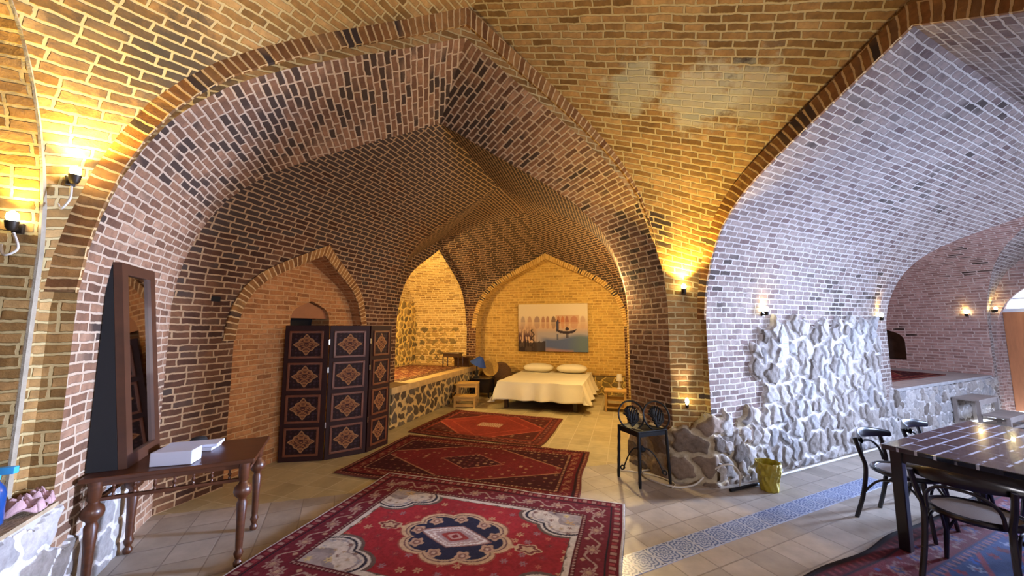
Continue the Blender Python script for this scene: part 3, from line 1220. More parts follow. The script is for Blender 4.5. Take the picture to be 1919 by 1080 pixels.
def rug_medallion(w, h):
    def f(X, Y):
        C = np.zeros(X.shape + (3,))
        C[...] = H3('8c262c')
        ab = vnoise(X + 5, Y + 5, 2.3, 4)
        C *= (0.8 + 0.4 * ab)[..., None]
        flowers(C, X, Y, 0.13, np.ones_like(X, bool), ['a85a4c', '8a6a70', 'b08a6a', '7c2a30'], 3, 0.30)
        fi = np.ones_like(X, bool)
        # spandrels
        ax, ay = w / 2 - 0.34, h / 2 - 0.34
        dx, dy = (ax - np.abs(X)), (ay - np.abs(Y))
        r = np.hypot(dx / 0.50, dy / 0.36)
        th = np.arctan2(dy / 0.36, dx / 0.50)
        e = 1.0 + 0.16 * np.abs(np.sin(th * 4.0)) - 0.10
        side = np.minimum(dx, dy) < 0.035 + 0.015 * np.abs(np.sin(X * 22 + Y * 22))
        sp = (r < e) | side
        put(C, (r < e + .07) | (np.minimum(dx, dy) < .055), '5a4a44')
        put(C, sp, 'b9ada0')
        put(C, (r < e - .05) & (r > e - .10), '2e2a36')
        put(C, (r < e - .16) & (r > e - .2), '8d7f7c')
        put(C, r < .52 + .08 * np.cos(6 * th), '857a78')
        put(C, (r < .40 + .06 * np.cos(6 * th + 1)), '968a86')
        flowers(C, X + .3, Y + .7, 0.085, (r < e - .1) & (r > .55), ['a08a70', '70504c', '8a8a92'], 5, 0.34)
        flowers(C, X + .1, Y + .2, 0.14, r < .5, ['b5a070', '5c4448', 'a88a66'], 6, 0.36)
        # medallion
        R = np.hypot(X / 0.44, Y / 0.34)
        T = np.arctan2(Y / 0.34, X / 0.44)
        sc = np.abs(np.cos(T * 4))
        E = 0.86 + 0.16 * sc ** .6
        put(C, R < E + .05, '8a4a40')
        put(C, R < E + .015, 'b89a7a')
        put(C, R < E - .06, '6a4a48')
        put(C, R < E - .09, 'b09478')
        put(C, R < E - .14, '26263c')
        k = 9
        for i in range(k):
            a = 2 * PI * (i + .5) / k
            cx, cy = .72 * .44 * math.cos(a), .72 * .34 * math.sin(a)
            rr = np.hypot(X - cx, Y - cy)
            tt = np.arctan2(Y - cy, X - cx)
            put(C, rr < .052 * (1 + .15 * np.cos(5 * tt)), 'ab8a74')
            put(C, rr < .03, '7c5a52')
            put(C, rr < .015, 'b59a88')
        # lens
        L = np.abs(X) / 0.29 + (np.abs(Y) / 0.15) ** 1.25
        zig = 0.04 * np.sin(np.arctan2(Y, X) * 26)
        put(C, L < 1.05, '7a5450')
        put(C, L < .98, 'a58c88')
        put(C, (L < .90 + zig) & (L > .80 + zig), 'cfc6c2')
        put(C, (L < .68 - zig) & (L > .60 - zig), 'c8bebc')
        put(C, L < .56, '9a8284')
        put(C, L < .40, '8a3a38')
        put(C, L < .22, 'b08a84')
        put(C, L < .12, '7a2c2e')
        for sg in (-1, 1):
            px = X * sg - .585
            P_ = np.hypot(px / .10, Y / .06)
            Tt = np.arctan2(Y / .06, px / .10)
            ee = .85 + .15 * np.cos(5 * Tt)
            put(C, P_ < ee + .12, 'b89a7a')
            put(C, P_ < ee - .05, '6c3434')
            put(C, P_ < ee - .35, 'b09478')
            put(C, (np.abs(Y) < .012 + .02 * np.abs(np.sin(px * 30))) & (np.abs(px + .12) < .04), 'b89a7a')
        borders(C, X, Y, w, h, [(0, .016, 'b8b2ae'), (.016, .10, '5a1620'), (.10, .115, '241820'), (.115, .30, '64202a'), (.30, .34, '4a141c')], 1,
                [(.02, .098, 'dash', ['9a7a70', '8c3a40']), (.12, .30, 'flower', ['9c8478', '7c4a4c', 'a58a72']), (.305, .335, 'dash', ['9c8478', '8a5a54'])])
        g = vnoise(X + 1, Y + 1, 60, 9)
        return C * (0.82 + 0.36 * g)[..., None]
    return f


def rug_dark(w, h):
    def f(X, Y):
        C = np.zeros(X.shape + (3,))
        C[...] = H3('641c20')
        C *= (0.8 + 0.4 * vnoise(X + 5, Y + 5, 2.0, 14))[..., None]
        flowers(C, X, Y, 0.11, np.ones_like(X, bool), ['8a5a48', '5a1418', '9a7458'], 13, 0.2)
        D_ = np.abs(X) / (w / 2 - .3) + np.abs(Y) / (h / 2 - .22)
        put(C, D_ > 1.18, '3c1218')
        flowers(C, X, Y, 0.10, D_ > 1.2, ['7c4a3c', '5a2a2c', '8a6a50'], 15, 0.26)
        put(C, (D_ > 1.15) & (D_ < 1.19), '9a6a50')
        m = np.abs(X) / .42 + np.abs(Y) / .26
        put(C, m < 1, '3e141c')
        put(C, (m < 1) & (m > .93), '965a48')
        flowers(C, X + .02, Y, 0.08, m < .9, ['8a5a4c', '6a3034', 'a07a60'], 16, 0.34)
        put(C, (np.abs(np.abs(X) - .62) < .02) & (np.abs(Y) < .03), 'a07a60')
        borders(C, X, Y, w, h, [(0, .012, '6a3a30'), (.012, .05, '4a1018'), (.05, .075, '2a1014'), (.075, .20, '5c141a'), (.20, .25, '3a1016')], 1,
                [(.014, .05, 'dash', ['9a7458', '7c3a34']), (.08, .20, 'flower', ['8a5a44', '6a2a2a', '9c7858']), (.203, .248, 'dash', ['a88466', '7c4a3c'])])
        return C * (0.8 + 0.4 * vnoise(X + 1, Y + 1, 60, 19))[..., None]
    return f


def rug_orange(w, h):
    def f(X, Y):
        C = np.zeros(X.shape + (3,))
        C[...] = H3('782a20')
        C *= (0.85 + 0.35 * vnoise(X + 5, Y + 5, 3.0, 24))[..., None]
        D_ = np.abs(X) / (w / 2 - .12) + np.abs(Y) / (h / 2 + .05)
        put(C, D_ > 1.02, '4a1c18')
        put(C, (D_ > .98) & (D_ < 1.03), '9a4a38')
        flowers(C, X, Y, 0.12, D_ > 1.06, ['7c4a38', '5a2a24', '8c6a50'], 25, 0.26)
        put(C, (np.abs(D_ - .72) < .012), '9c4430')
        m = np.maximum(np.abs(X) / .2, np.abs(Y) / .12)
        put(C, m < 1, '8a5a44')
        put(C, (m < 1) & (np.mod(X * 24 + np.sin(Y * 50), 1) < .45) & (np.mod(Y * 28, 1) < .6), 'c0a890')
        borders(C, X, Y, w, h, [(0, .02, '5a3426'), (.02, .07, '6a2a20'), (.07, .16, '48181a'), (.16, .19, '7a3426')], 1,
                [(.07, .16, 'flower', ['7c4a3c', '5a2a26', '8a6450']), (.02, .07, 'dash', ['8a5a44', '5c2420'])])
        return C * (0.8 + 0.4 * vnoise(X + 1, Y + 1, 50, 29))[..., None]
    return f


def rug_alcove(w, h):
    def f(X, Y):
        C = np.zeros(X.shape + (3,))
        C[...] = H3('6a3a2a')
        flowers(C, X, Y, 0.12, np.ones_like(X, bool), ['a88a5c', '4a2a22', '8c5a3c', 'b89a6c'], 35, 0.42)
        flowers(C, X + .06, Y + .05, 0.09, np.ones_like(X, bool), ['3c221c', '9c7a50'], 36, 0.3)
        borders(C, X, Y, w, h, [(0, .02, '8a6a4a'), (.02, .16, '3c1a18')], 1, [(.02, .16, 'flower', ['a08050', '6a3a2c', 'b8986c'])])
        return C
    return f


def rug_blue(w, h):
    def f(X, Y):
        C = np.zeros(X.shape + (3,))
        C[...] = H3('33406e')
        C *= (0.7 + 0.6 * vnoise(X + 5, Y + 5, 2.0, 44))[..., None]
        flowers(C, X, Y, 0.16, np.ones_like(X, bool), ['7c2a34', '8a8aa0', '5a1a26', '2a4a90'], 45, 0.38)
        D_ = np.abs(X) / 1.5 + np.abs(Y) / .7
        put(C, (np.mod(D_, .35) < .05), '7c3440')
        put(C, D_ < .5, '5c1c28')
        flowers(C, X, Y, 0.13, D_ < .5, ['9a8a90', '33406e'], 46, 0.35)
        borders(C, X, Y, w, h, [(0, .03, '1e1418'), (.03, .10, '4a141c'), (.10, .12, '18121c'), (.12, .32, '5a1822'), (.32, .38, '20264a')], 1,
                [(.12, .32, 'flower', ['7c5a5c', '33406e', '8a6a60']), (.32, .38, 'dash', ['8a5a5c', '5c4a70']), (.03, .10, 'dash', ['6a3034', '3c2026'])])
        return C * (0.8 + 0.4 * vnoise(X + 1, Y + 1, 50, 49))[..., None]
    return f


M['wool'] = attr_mat('woven_wool', 0.95, 0.5, 260, 0.15, var=0.1)


def lay_rug(name, w, h, res, fn, loc, rz, label, group=None, seed=0, kind=None):
    o = slab_mesh(name, w, h, res, 0.012, fn(w, h), M['wool'], None, 0.05, seed)
    place(o, loc, rz)
    return tag(o, label, 'rug', group)


rc = Vector((1.01, 3.59, 0)) + (-BD) * 1.23 + (-WD) * 0.94
lay_rug('persian_rug', 2.50, 1.88, 0.0065, rug_medallion, rc + Vector((0, 0, 0.018)), A_B, 'red Persian rug with navy and ivory medallion and pale corners, nearest the viewer', seed=1)
lay_rug('persian_rug', 2.70, 1.52, 0.008, rug_dark, Vector((-0.49, 4.70, 0.004)), math.radians(-16.5), 'dark wine-red rug with dense borders, middle one of the row toward the bed', seed=2)
lay_rug('persian_rug', 2.15, 1.62, 0.010, rug_orange, Vector((-0.36, 6.38, 0.0)), math.radians(-19), 'orange-red rug with a pale block at its centre, lying nearest the bed', seed=3)
lay_rug('persian_rug', 2.55, 1.45, 0.018, rug_alcove, wp(4.85, 0.60, 0.661), A_W, 'brown patterned carpet covering the raised alcove platform left of the bed', seed=4)
lay_rug('persian_rug', 5.2, 2.0, 0.014, rug_blue, ap(-0.95, 2.50, 0.001), A_D2, 'blue and maroon rug lying under the dining table', seed=5)
lay_rug('persian_rug', 2.6, 1.6, 0.03, rug_dark, ap(-5.9, -0.9, 0.701), A_D2, 'dull red carpet on the raised platform of the far right alcove', seed=6)
# ---------------------------------------------------------------- furniture and small things
M['walnut'] = simple('dark_varnished_wood', '3a2116', 0.3, spec=0.5, var=0.25, scale=5, stretch=(1, 1, 8), coat=0.3)
M['walnut_red'] = simple('red_brown_wood', '4c2814', 0.38, spec=0.4, var=0.3, scale=6, stretch=(1, 8, 8), coat=0.2)
M['mirrorframe'] = simple('mirror_frame_wood', '46291a', 0.45, var=0.25, scale=6, coat=0.1)
M['black'] = simple('black_iron', '0a090b', 0.55, spec=0.35)
M['blackwood'] = simple('black_lacquered_wood', '17131a', 0.28, coat=0.4)
M['pine'] = simple('plain_pine', 'b08a4c', 0.6, var=0.15, scale=5, stretch=(1, 1, 6))
M['palewood'] = simple('pale_grey_wood', '9c8f86', 0.6, var=0.15, scale=5)
M['white_cloth'] = simple('white_cotton', 'd6cdb6', 0.9, spec=0.1, var=0.03, scale=3, bump=0.15, bscale=25)
M['mirror'] = simple('mirror_glass', 'd8d8d8', 0.03, metal=1.0)
M['dark'] = simple('dark_matt_and_gap_shade', '120e0d', 0.9)  # dark small things, and the painted shade behind the mirror
M['paper'] = simple('white_paper', 'c4c6d4', 0.7)
M['card'] = simple('cardboard', 'a07c58', 0.8, var=0.08)
M['bulb'] = simple('lit_bulb', 'ffffff', 0.5, emit='fff0b0', es=40.0)
M['cane'] = simple('woven_cane', 'a89c96', 0.8, bump=0.5, bscale=150)
M['yellow_bag'] = simple('yellow_plastic_bag', 'a8952c', 0.35, spec=0.5, var=0.12, scale=14, bump=0.8, bscale=22)
M['cable'] = simple('white_cable', 'bfb6aa', 0.5)
M['chrome'] = simple('bright_metal', 'b8b8b8', 0.25, metal=1.0)
M['blue'] = simple('blue_fabric_shade', '1c3f8c', 0.7)
M['bottle_blue'] = simple('blue_plastic', '16407e', 0.25, coat=0.4)
M['cap_blue'] = simple('light_blue_plastic', '3c9ad8', 0.4)
M['pink'] = simple('pink_cloth', 'b08c8c', 0.9, var=0.15, scale=20, bump=0.4)
M['straw'] = simple('straw_weave', 'a8823c', 0.85, var=0.25, scale=40, bump=0.8, bscale=90)
M['wicker'] = simple('brown_wicker', '5c3f22', 0.85, var=0.35, scale=40, bump=0.8, bscale=80)
M['door'] = simple('varnished_door', 'b5744a', 0.45, var=0.12, scale=4, stretch=(6, 6, 1))
M['bronze'] = simple('bronze_fitting', '2c2218', 0.5, metal=0.6)

# --- double bed
bed = thing('double_bed', 'low double bed with dark wooden legs standing before the painting', 'bed', bp(2.33, -0.72), A_B)
MB().box((0, 0, 0.27), (1.56, 1.94, 0.12), bev=0.01).build('bed_frame', M['walnut'], bed)
MB().box((0, 0, 0.42), (1.58, 1.96, 0.19), bev=0.05).build('mattress', M['white_cloth'], bed)
for sx in (-1, 1):
    for sy in (-1, 1):
        MB().box((sx * 0.70, sy * 0.90, 0.12), (0.075, 0.075, 0.24), bev=0.006).build('leg', M['walnut'], bed)


def sheet(u, v):
    # u across, v from foot to head
    hw, hl = 0.83, 0.995
    x = (u * 2 - 1) * 1.24
    y = -hl - 0.36 + v * (2 * hl + 0.36)
    ox = max(0.0, abs(x) - hw)
    oy = max(0.0, -hl - y)
    z = 0.535
    xx = math.copysign(min(abs(x), hw), x)
    yy = max(y, -hl)
    drop = math.hypot(ox, oy)
    if drop > 0:
        flare = 0.16 + 0.30 * (0.5 + 0.5 * math.sin(11 * y + 3 * x + (2 if x > 0 else 0)) if ox > oy else 0.5 + 0.5 * math.sin(13 * x + 1.1 * math.sin(5 * x)))
        d = drop
        z = 0.535 - d * 0.93 + 0.02 * math.exp(-((d - .02) / .03) ** 2)
        if drop > 0:
            xx += math.copysign(ox / drop * d * flare * 1.0 + 0.02, x) if ox > 0 else 0
            yy -= oy / drop * d * flare + (0.02 if oy > 0 else 0)
    z += 0.006 * math.sin(9 * x + 4 * y) * math.sin(7 * y - 2 * x)
    z = max(z, 0.17 + 0.03 * math.sin(7 * x + 5 * y))
    return (xx, yy, z)


mb = MB().grid(sheet, 90, 84)
sh = mb.build('bed_sheet', M['white_cloth'], None, thick=0.006)
place(sh, bp(2.33, -0.72), A_B)
tag(sh, 'white bed sheet hanging in folds over the double bed', 'sheet')


def pillow(u, v):
    a, b = u * 2 * PI, (v - 0.5) * PI
    ca, sa = math.cos(a), math.sin(a)
    e = 0.55
    x = 0.36 * math.copysign(abs(ca) ** e, ca) * math.cos(b) ** 0.75
    y = 0.22 * math.copysign(abs(sa) ** e, sa) * math.cos(b) ** 0.75
    z = 0.10 * math.sin(b)
    return (x, y, z)


for sx, lab in ((-0.40, 'left white pillow at the head of the bed'), (0.42, 'right white pillow at the head of the bed')):
    pl = MB().grid(pillow, 32, 16).build('pillow', M['white_cloth'])
    place(pl, bp(2.33 + sx, -0.72 + 0.74, 0.645), A_B)
    tag(pl, lab, 'pillow', 'pillows on the bed')

# --- painting on the far wall


def painting(X, Y):
    w, h = 1.78, 1.20
    u, v = X / w + .5, Y / h + .5        # v up
    C = np.zeros(X.shape + (3,))
    sky = H3('c4b49c')
    C[...] = sky
    C += (vnoise(X + 3, Y + 3, 3, 61) - .5)[..., None] * .03
    t = np.clip((0.76 - v) / .25, 0, 1)[..., None]
    C[...] = C * (1 - t) + H3('b59680') * t
    bandm = (v < .76) & (v > .46)
    put(C, bandm & (u > .55) & (v > .58) & (u < .88), 'a8785c', .6)
    cols = ['8c7c78', '9c7a68', '7c6468', '8a5a50', '8a5a50', '4a2e34', '94583c', 'a8603c', '8c5448', 'a06a58', 'a88a78']
    xs = [.07, .17, .28, .37, .435, .52, .59, .65, .71, .81, .93]
    ws = [.03, .03, .04, .024, .024, .03, .02, .024, .024, .05, .035]
    for x, ww, c in zip(xs, ws, cols):
        arch = (np.abs(u - x) < ww) & (v > .61) & (v < .61 + .10 * np.sqrt(np.clip(1 - ((u - x) / ww) ** 2, 0, 1)) + .03)
        put(C, arch, c, .8)
        r = (np.abs(u - x) < ww) & (v < .59) & (v > .59 - .10 * np.sqrt(np.clip(1 - ((u - x) / ww) ** 2, 0, 1)) - .02)
        put(C, r, c, .45)
    wt = np.clip((.50 - v) / .12, 0, 1) * np.clip((u - .2) / .1, 0, 1)
    put(C, np.ones_like(u), '8e8c9c', 0.85 * wt)
    wb = np.clip((.34 - v + .04 * np.sin(u * 9)) / .08, 0, 1) * np.clip((u - .3) / .12, 0, 1)
    put(C, np.ones_like(u), '3c5084', .9 * wb)
    put(C, (u > .7), '5c6e68', .6 * wb * np.clip((u - .7) / .2, 0, 1))
    wl = np.clip((.085 - v + .03 * np.sin(u * 6)) / .05, 0, 1) * np.clip((u - .35) / .1, 0, 1)
    put(C, u < .8, '9c7464', .7 * wl)
    # reeds
    n1 = vnoise(X * 3 + 4, Y * .8 + 4, 14, 66)
    rd = np.clip((.30 - u) / .12, 0, 1) * np.clip((.55 - v) / .3, 0, 1)
    put(C, n1 > .5, '4a3038', np.clip(rd * 1.3, 0, 1))
    put(C, (v < .16 + .08 * n1) & (u < .40), '241a1e', .9)
    put(C, (np.abs(u - .215 - .02 * np.sin(v * 40)) < .012) & (v < .46), '2a2024', .9)
    # boatman and boat
    put(C, (np.abs(u - .575) < .016) & (v < .63) & (v > .42), '3c3c54')
    put(C, np.hypot(u - .58, (v - .645) * .68) < .013, '3c2c38')
    put(C, (np.abs(v - .60) < .012) & (u > .57) & (u < .62), '3c3c54')
    bq = (u - .70) / .145
    bt = (np.abs(bq) < 1) & (v < .425 + .045 * bq ** 2) & (v > .375 + .085 * bq ** 4)
    put(C, bt, '2e2430')
    put(C, np.hypot(u - .71, (v - .47) * .68) < .026, '2e2430')
    put(C, (np.abs(u - .575) < .012) & (v < .36) & (v > .24), '3c4464', .8)
    put(C, (np.abs(u - .71) < .02) & (v < .37) & (v > .29), '2e2838', .8)
    return C


M['canvas'] = attr_mat('painted_canvas', 0.6, 0.1, 200)
pic = thing('painting', 'unframed watercolour of a boatman before an arched bridge, hung above the bed', 'painting', bp(2.235, 0.30, 1.62), 0)
cv = slab_mesh('canvas', 1.78, 1.20, 0.011, 0.03, painting, M['canvas'], pic)
cv.rotation_euler = (PI / 2, 0, 0)
MB().box((0, 0.018, 0), (1.72, 0.03, 1.14)).build('stretcher_frame', M['pine'], pic)
pic.rotation_euler = (0, 0, A_B)

place(struct(MB().box((0, 0, 0), (0.09, 0.02, 0.055), bev=0.012).build('hole_shade_block', M['hole'])), wp(0.378, 0.002, 1.93) - BD * 0.0 + BD * (surf_w(1.93)), A_W)  # black block on the wall in place of a hole's shaded inside

# --- folding screen of three leaves


def motif(X, Y):
    C = np.zeros(X.shape + (3,))
    w = 0.36
    u, v = X / (w / 2), Y / (w / 2)
    C[...] = H3('241110')
    flowers(C, X + .4, Y + .4, 0.05, np.ones_like(X, bool), ['4a2a26', '3a2a30'], 71, 0.4)
    d = np.abs(u) + np.abs(v)
    e = .86 + .05 * np.cos(8 * np.arctan2(v, u))
    put(C, d < e, '8a5a34')
    put(C, (d < e) & (d > e - .09), '9c7048')
    q = np.abs(vnoise(np.abs(X) + .3, Y + .3, 55, 72) - .5) < .09
    put(C, q & (d < e - .12), '3c1c18')
    r = np.hypot(u, v)
    put(C, (r < .16) & (r > .09), '3c1c18')
    put(C, (np.abs(r - .42) < .03) & (np.cos(8 * np.arctan2(v, u)) > -.2), '4a241c')
    return C


M['painted_wood'] = attr_mat('painted_wood', 0.6, 0.0)
M['screenwood'] = simple('dark_red_wood', '2c1310', 0.6, spec=0.25, var=0.2, scale=5)
M['screenmould'] = simple('gilt_brown_moulding', '6a3a22', 0.4, var=0.2)
scr = thing('folding_screen', 'dark carved three-leaf folding screen with twelve painted diamond panels', 'screen', (0, 0, 0))
sp_ = [Vector((-2.86, 4.70, 0)), Vector((-2.34, 4.78, 0)), Vector((-1.93, 5.06, 0)), Vector((-1.77, 5.44, 0))]
mot0 = None
for i in range(3):
    a, b = sp_[i], sp_[i + 1]
    w_ = (b - a).length
    n_ = (b - a).normalized()
    leaf = MB()
    leaf.box((w_ / 2, 0, 0.83), (w_ - 0.012, 0.032, 1.66), bev=0.004)
    lo = leaf.build('leaf', M['screenwood'], scr)
    place(lo, a, ang(n_))
    pw = min(0.40, w_ - 0.11)
    for k in range(4):
        z = 0.235 + k * 0.395
        fr = MB()
        for sx in (-1, 1):
            fr.box((sx * (pw / 2 - 0.012), 0, 0), (0.026, 0.02, 0.34), bev=0.004)
            fr.box((0, 0, sx * (0.17 - 0.012)), (pw, 0.02, 0.026), bev=0.004)
        fo = fr.build('panel_frame', M['screenmould'], lo)
        fo.location = (w_ / 2, -0.022, z)
        if mot0 is None:
            mot0 = slab_mesh('painted_panel', 0.36, 0.36, 0.0055, 0.006, motif, M['painted_wood'], lo)
            mo = mot0
        else:
            mo = mot0.copy()
            col.objects.link(mo)
            mo.parent = lo
        mo.scale = ((pw - 0.05) / 0.36, 0.30 / 0.36, 1)
        mo.rotation_euler = (PI / 2, 0, 0)
        mo.location = (w_ / 2, -0.014, z)
    if i:
        for z in (0.42, 1.1, 1.45):
            h_ = MB().box((0, -0.02, z), (0.016, 0.012, 0.07), bev=0.002).build('hinge', M['chrome'], scr)
            place(h_, a, ang(n_))

# --- door in the niche, lintel panel above it
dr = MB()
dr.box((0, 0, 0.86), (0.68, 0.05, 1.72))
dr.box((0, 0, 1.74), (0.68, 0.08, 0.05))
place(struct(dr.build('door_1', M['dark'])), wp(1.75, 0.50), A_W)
tp = MB()
pp = profile(0, 0.33, 0, 0.22, 0)
tp.add([(x, 0, z) for x, z in pp[2:-2]] + [(x, 0.04, z) for x, z in pp[2:-2]],
       [tuple(range(len(pp) - 4))] + [(i, i + 1, len(pp) - 4 + i + 1, len(pp) - 4 + i) for i in range(len(pp) - 5)])
place(struct(tp.build('trim_12', simple('lintel_board', '8a5230', 0.6, var=0.1))), wp(1.75, 0.20, 1.76), A_W)

# --- console table and mirror against the left pier
ct = Vector((-2.355, 2.815, 0))
con = thing('console_table', 'brown wooden console table with turned legs and a spindle gallery, left of the rugs', 'table', ct, A_D2)
MB().box((0, 0, 0.705), (0.90, 0.60, 0.03), bev=0.006).build('table_top', M['walnut_red'], con)
ap_ = MB()
for sy in (-1, 1):
    ap_.box((0, sy * 0.25, 0.67), (0.74, 0.02, 0.035), bev=0.003)
    ap_.box((0, sy * 0.25, 0.575), (0.74, 0.024, 0.022), bev=0.003)
for sx in (-1, 1):
    ap_.box((sx * 0.37, 0, 0.67), (0.02, 0.5, 0.035))
    ap_.box((sx * 0.37, 0, 0.575), (0.024, 0.5, 0.022))
ap_.build('apron', M['walnut_red'], con)
for sy in (-1, 1):
    for k in range(7):
        x = -0.30 + k * 0.10
        MB().lathe([(0.006, 0), (0.009, 0.01), (0.005, 0.02), (0.012, 0.036), (0.005, 0.052), (0.009, 0.062), (0.006, 0.072)], 10, (x, sy * 0.25, 0.584)).build('spindle', M['walnut_red'], con)
legp = [(0.018, 0), (0.026, 0.01), (0.028, 0.03), (0.016, 0.05), (0.026, 0.075), (0.030, 0.09), (0.020, 0.11), (0.022, 0.13), (0.026, 0.28), (0.033, 0.42),
        (0.024, 0.44), (0.028, 0.455), (0.048, 0.475), (0.056, 0.50), (0.050, 0.53), (0.030, 0.55), (0.024, 0.565), (0.032, 0.58), (0.034, 0.69)]
for sx in (-1, 1):
    for sy in (-1, 1):
        MB().lathe(legp, 20, (sx * 0.385, sy * 0.255, 0)).build('leg', M['walnut_red'], con)

# mirror: leans on the pier with its foot on the console table
mr = thing('standing_mirror', 'tall wooden framed mirror leaning on the left pier from the console table', 'mirror', Vector((-2.54, 2.525, 0.722)), A_D1)
inner_m = bpy.data.objects.new('mirror_body', None)
mw, mh = 0.48, 1.36
lean = 0.135


def mpt(x, y, z):     # x along the wall, y towards the wall
    return (x, y + lean * z / mh, z)


mf = MB()
for x0, x1, z0, z1 in ((0, 0.075, 0, mh), (mw - 0.075, mw, 0, mh), (0.075, mw - 0.075, 0, 0.075), (0.075, mw - 0.075, mh - 0.075, mh)):
    vs = [mpt(x, y, z) for z in (z0, z1) for x, y in ((x0, -0.02), (x1, -0.02), (x1, 0.025), (x0, 0.025))]
    mf.add(vs, [(0, 1, 2, 3), (4, 7, 6, 5), (0, 4, 5, 1), (1, 5, 6, 2), (2, 6, 7, 3), (3, 7, 4, 0)])
fo = mf.build('frame', M['mirrorframe'], mr)
vs = [mpt(x, 0.0, z) for z in (0.07, mh - 0.07) for x in (0.07, mw - 0.07)]
vs += [mpt(x, 0.01, z) for z in (0.07, mh - 0.07) for x in (0.07, mw - 0.07)]
MB().add(vs, [(0, 1, 3, 2), (4, 6, 7, 5), (0, 4, 5, 1), (2, 3, 7, 6), (0, 2, 6, 4), (1, 5, 7, 3)]).build('mirror_glass', M['mirror'], mr)
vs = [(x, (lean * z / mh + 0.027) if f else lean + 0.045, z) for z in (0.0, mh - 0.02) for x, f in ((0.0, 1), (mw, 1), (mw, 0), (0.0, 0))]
MB().add(vs, [(0, 1, 2, 3), (4, 7, 6, 5), (0, 4, 5, 1), (1, 5, 6, 2), (2, 6, 7, 3), (3, 7, 4, 0)]).build('gap_shade_wedge', M['dark'], mr)  # black wedge stands in for the shade between mirror and pier
bpy.data.objects.remove(inner_m)

o = MB().box((0, 0, 0.045), (0.24, 0.12, 0.09), bev=0.006).build('paper_box', M['paper'])
place(o, Vector((-2.30, 2.64, 0.722)), math.radians(14)); tag(o, 'white cardboard box at the front edge of the console table', 'box')
for k, (dx, dy, rz) in enumerate([(0, 0, 14), (0.015, 0.01, 20)]):
    o = MB().box((0, 0, 0.010), (0.34, 0.15, 0.020), bev=0.003).build('paper_bundle', M['paper'])
    place(o, Vector((-2.44 + dx, 2.92 + dy, 0.722 + k * 0.0215)), math.radians(rz))
    tag(o, ['lower of the two white paper bundles on the console table', 'upper of the two white paper bundles on the console table'][k], 'papers', 'paper bundles on the console table')
o = MB().lathe([(0.03, 0), (0.05, 0.01), (0.055, 0.03), (0.045, 0.045), (0.02, 0.05)], 20).build('dark_bowl', M['dark'])
place(o, Vector((-2.50, 3.06, 0.722))); tag(o, 'dark round bowl at the back of the console table', 'bowl')
bxc = thing('cardboard_box', 'closed brown cardboard box on the floor in front of the console table', 'box', Vector((-2.20, 2.01, 0)), A_D2)
MB().box((0, 0, 0.13), (0.34, 0.30, 0.26), bev=0.003).build('carton', M['card'], bxc)
MB().box((0, 0.076, 0.263), (0.34, 0.148, 0.005)).build('flap', M['card'], bxc)
MB().box((0, -0.076, 0.263), (0.34, 0.148, 0.005)).build('flap', M['card'], bxc)


def heap(u, v):
    a = u * 2 * PI
    r = math.sin(v * PI / 2)
    return (0.13 * r * math.cos(a) * (1 + .1 * math.sin(3 * a)), 0.09 * r * math.sin(a), 0.035 * math.cos(v * PI / 2) + 0.006 * math.sin(7 * a + 9 * v) + 0.01)


o = MB().grid(heap, 32, 10).build('black_cloth', M['dark'], None, thick=0.004)
place(o, Vector((-2.24, 1.96, 0.268)), 0.4); tag(o, 'crumpled black cloth lying on the cardboard box', 'cloth')

# ledge of the left platform
bt = thing('spray_bottle', 'blue plastic bottle with light blue cap standing on the left ledge', 'bottle', ap(5.12, 0.27, 0.668), 0.3)
MB().lathe([(0.04, 0), (0.046, 0.01), (0.046, 0.15), (0.04, 0.18), (0.018, 0.215), (0.015, 0.225)], 24).build('bottle_body', M['bottle_blue'], bt)
MB().lathe([(0.02, 0.22), (0.022, 0.25), (0.018, 0.27)], 16).box((0.03, 0, 0.265), (0.10, 0.03, 0.035), bev=0.006).build('cap', M['cap_blue'], bt)
for k, (t, q, s_, lab) in enumerate([(5.08, 0.135, 0.085, 'crumpled pink cloth next to the blue bottle on the left ledge'), (5.07, 0.035, 0.06, 'small folded pink cloth nearer the corner of the left ledge')]):
    def cloth(u, v, s_=s_, k=k):
        a = u * 2 * PI
        r = math.sin(v * PI / 2)
        return (s_ * r * math.cos(a) * (1 + .2 * math.sin(2 * a + k)), s_ * .8 * r * math.sin(a) * (1 + .15 * math.sin(3 * a)), 0.045 * math.cos(v * PI / 2) * (1 + .5 * math.sin(5 * a)) + 0.012 * math.sin(11 * v + 4 * a) + .012)
    o = MB().grid(cloth, 40, 14).build('pink_cloth', M['pink'], None, thick=0.004)
    place(o, ap(t, q, 0.674)); tag(o, lab, 'cloth', 'pink cloths on the left ledge')

# --- bedroom corner: two-step stool, night stand, lamp, straw tray, basket


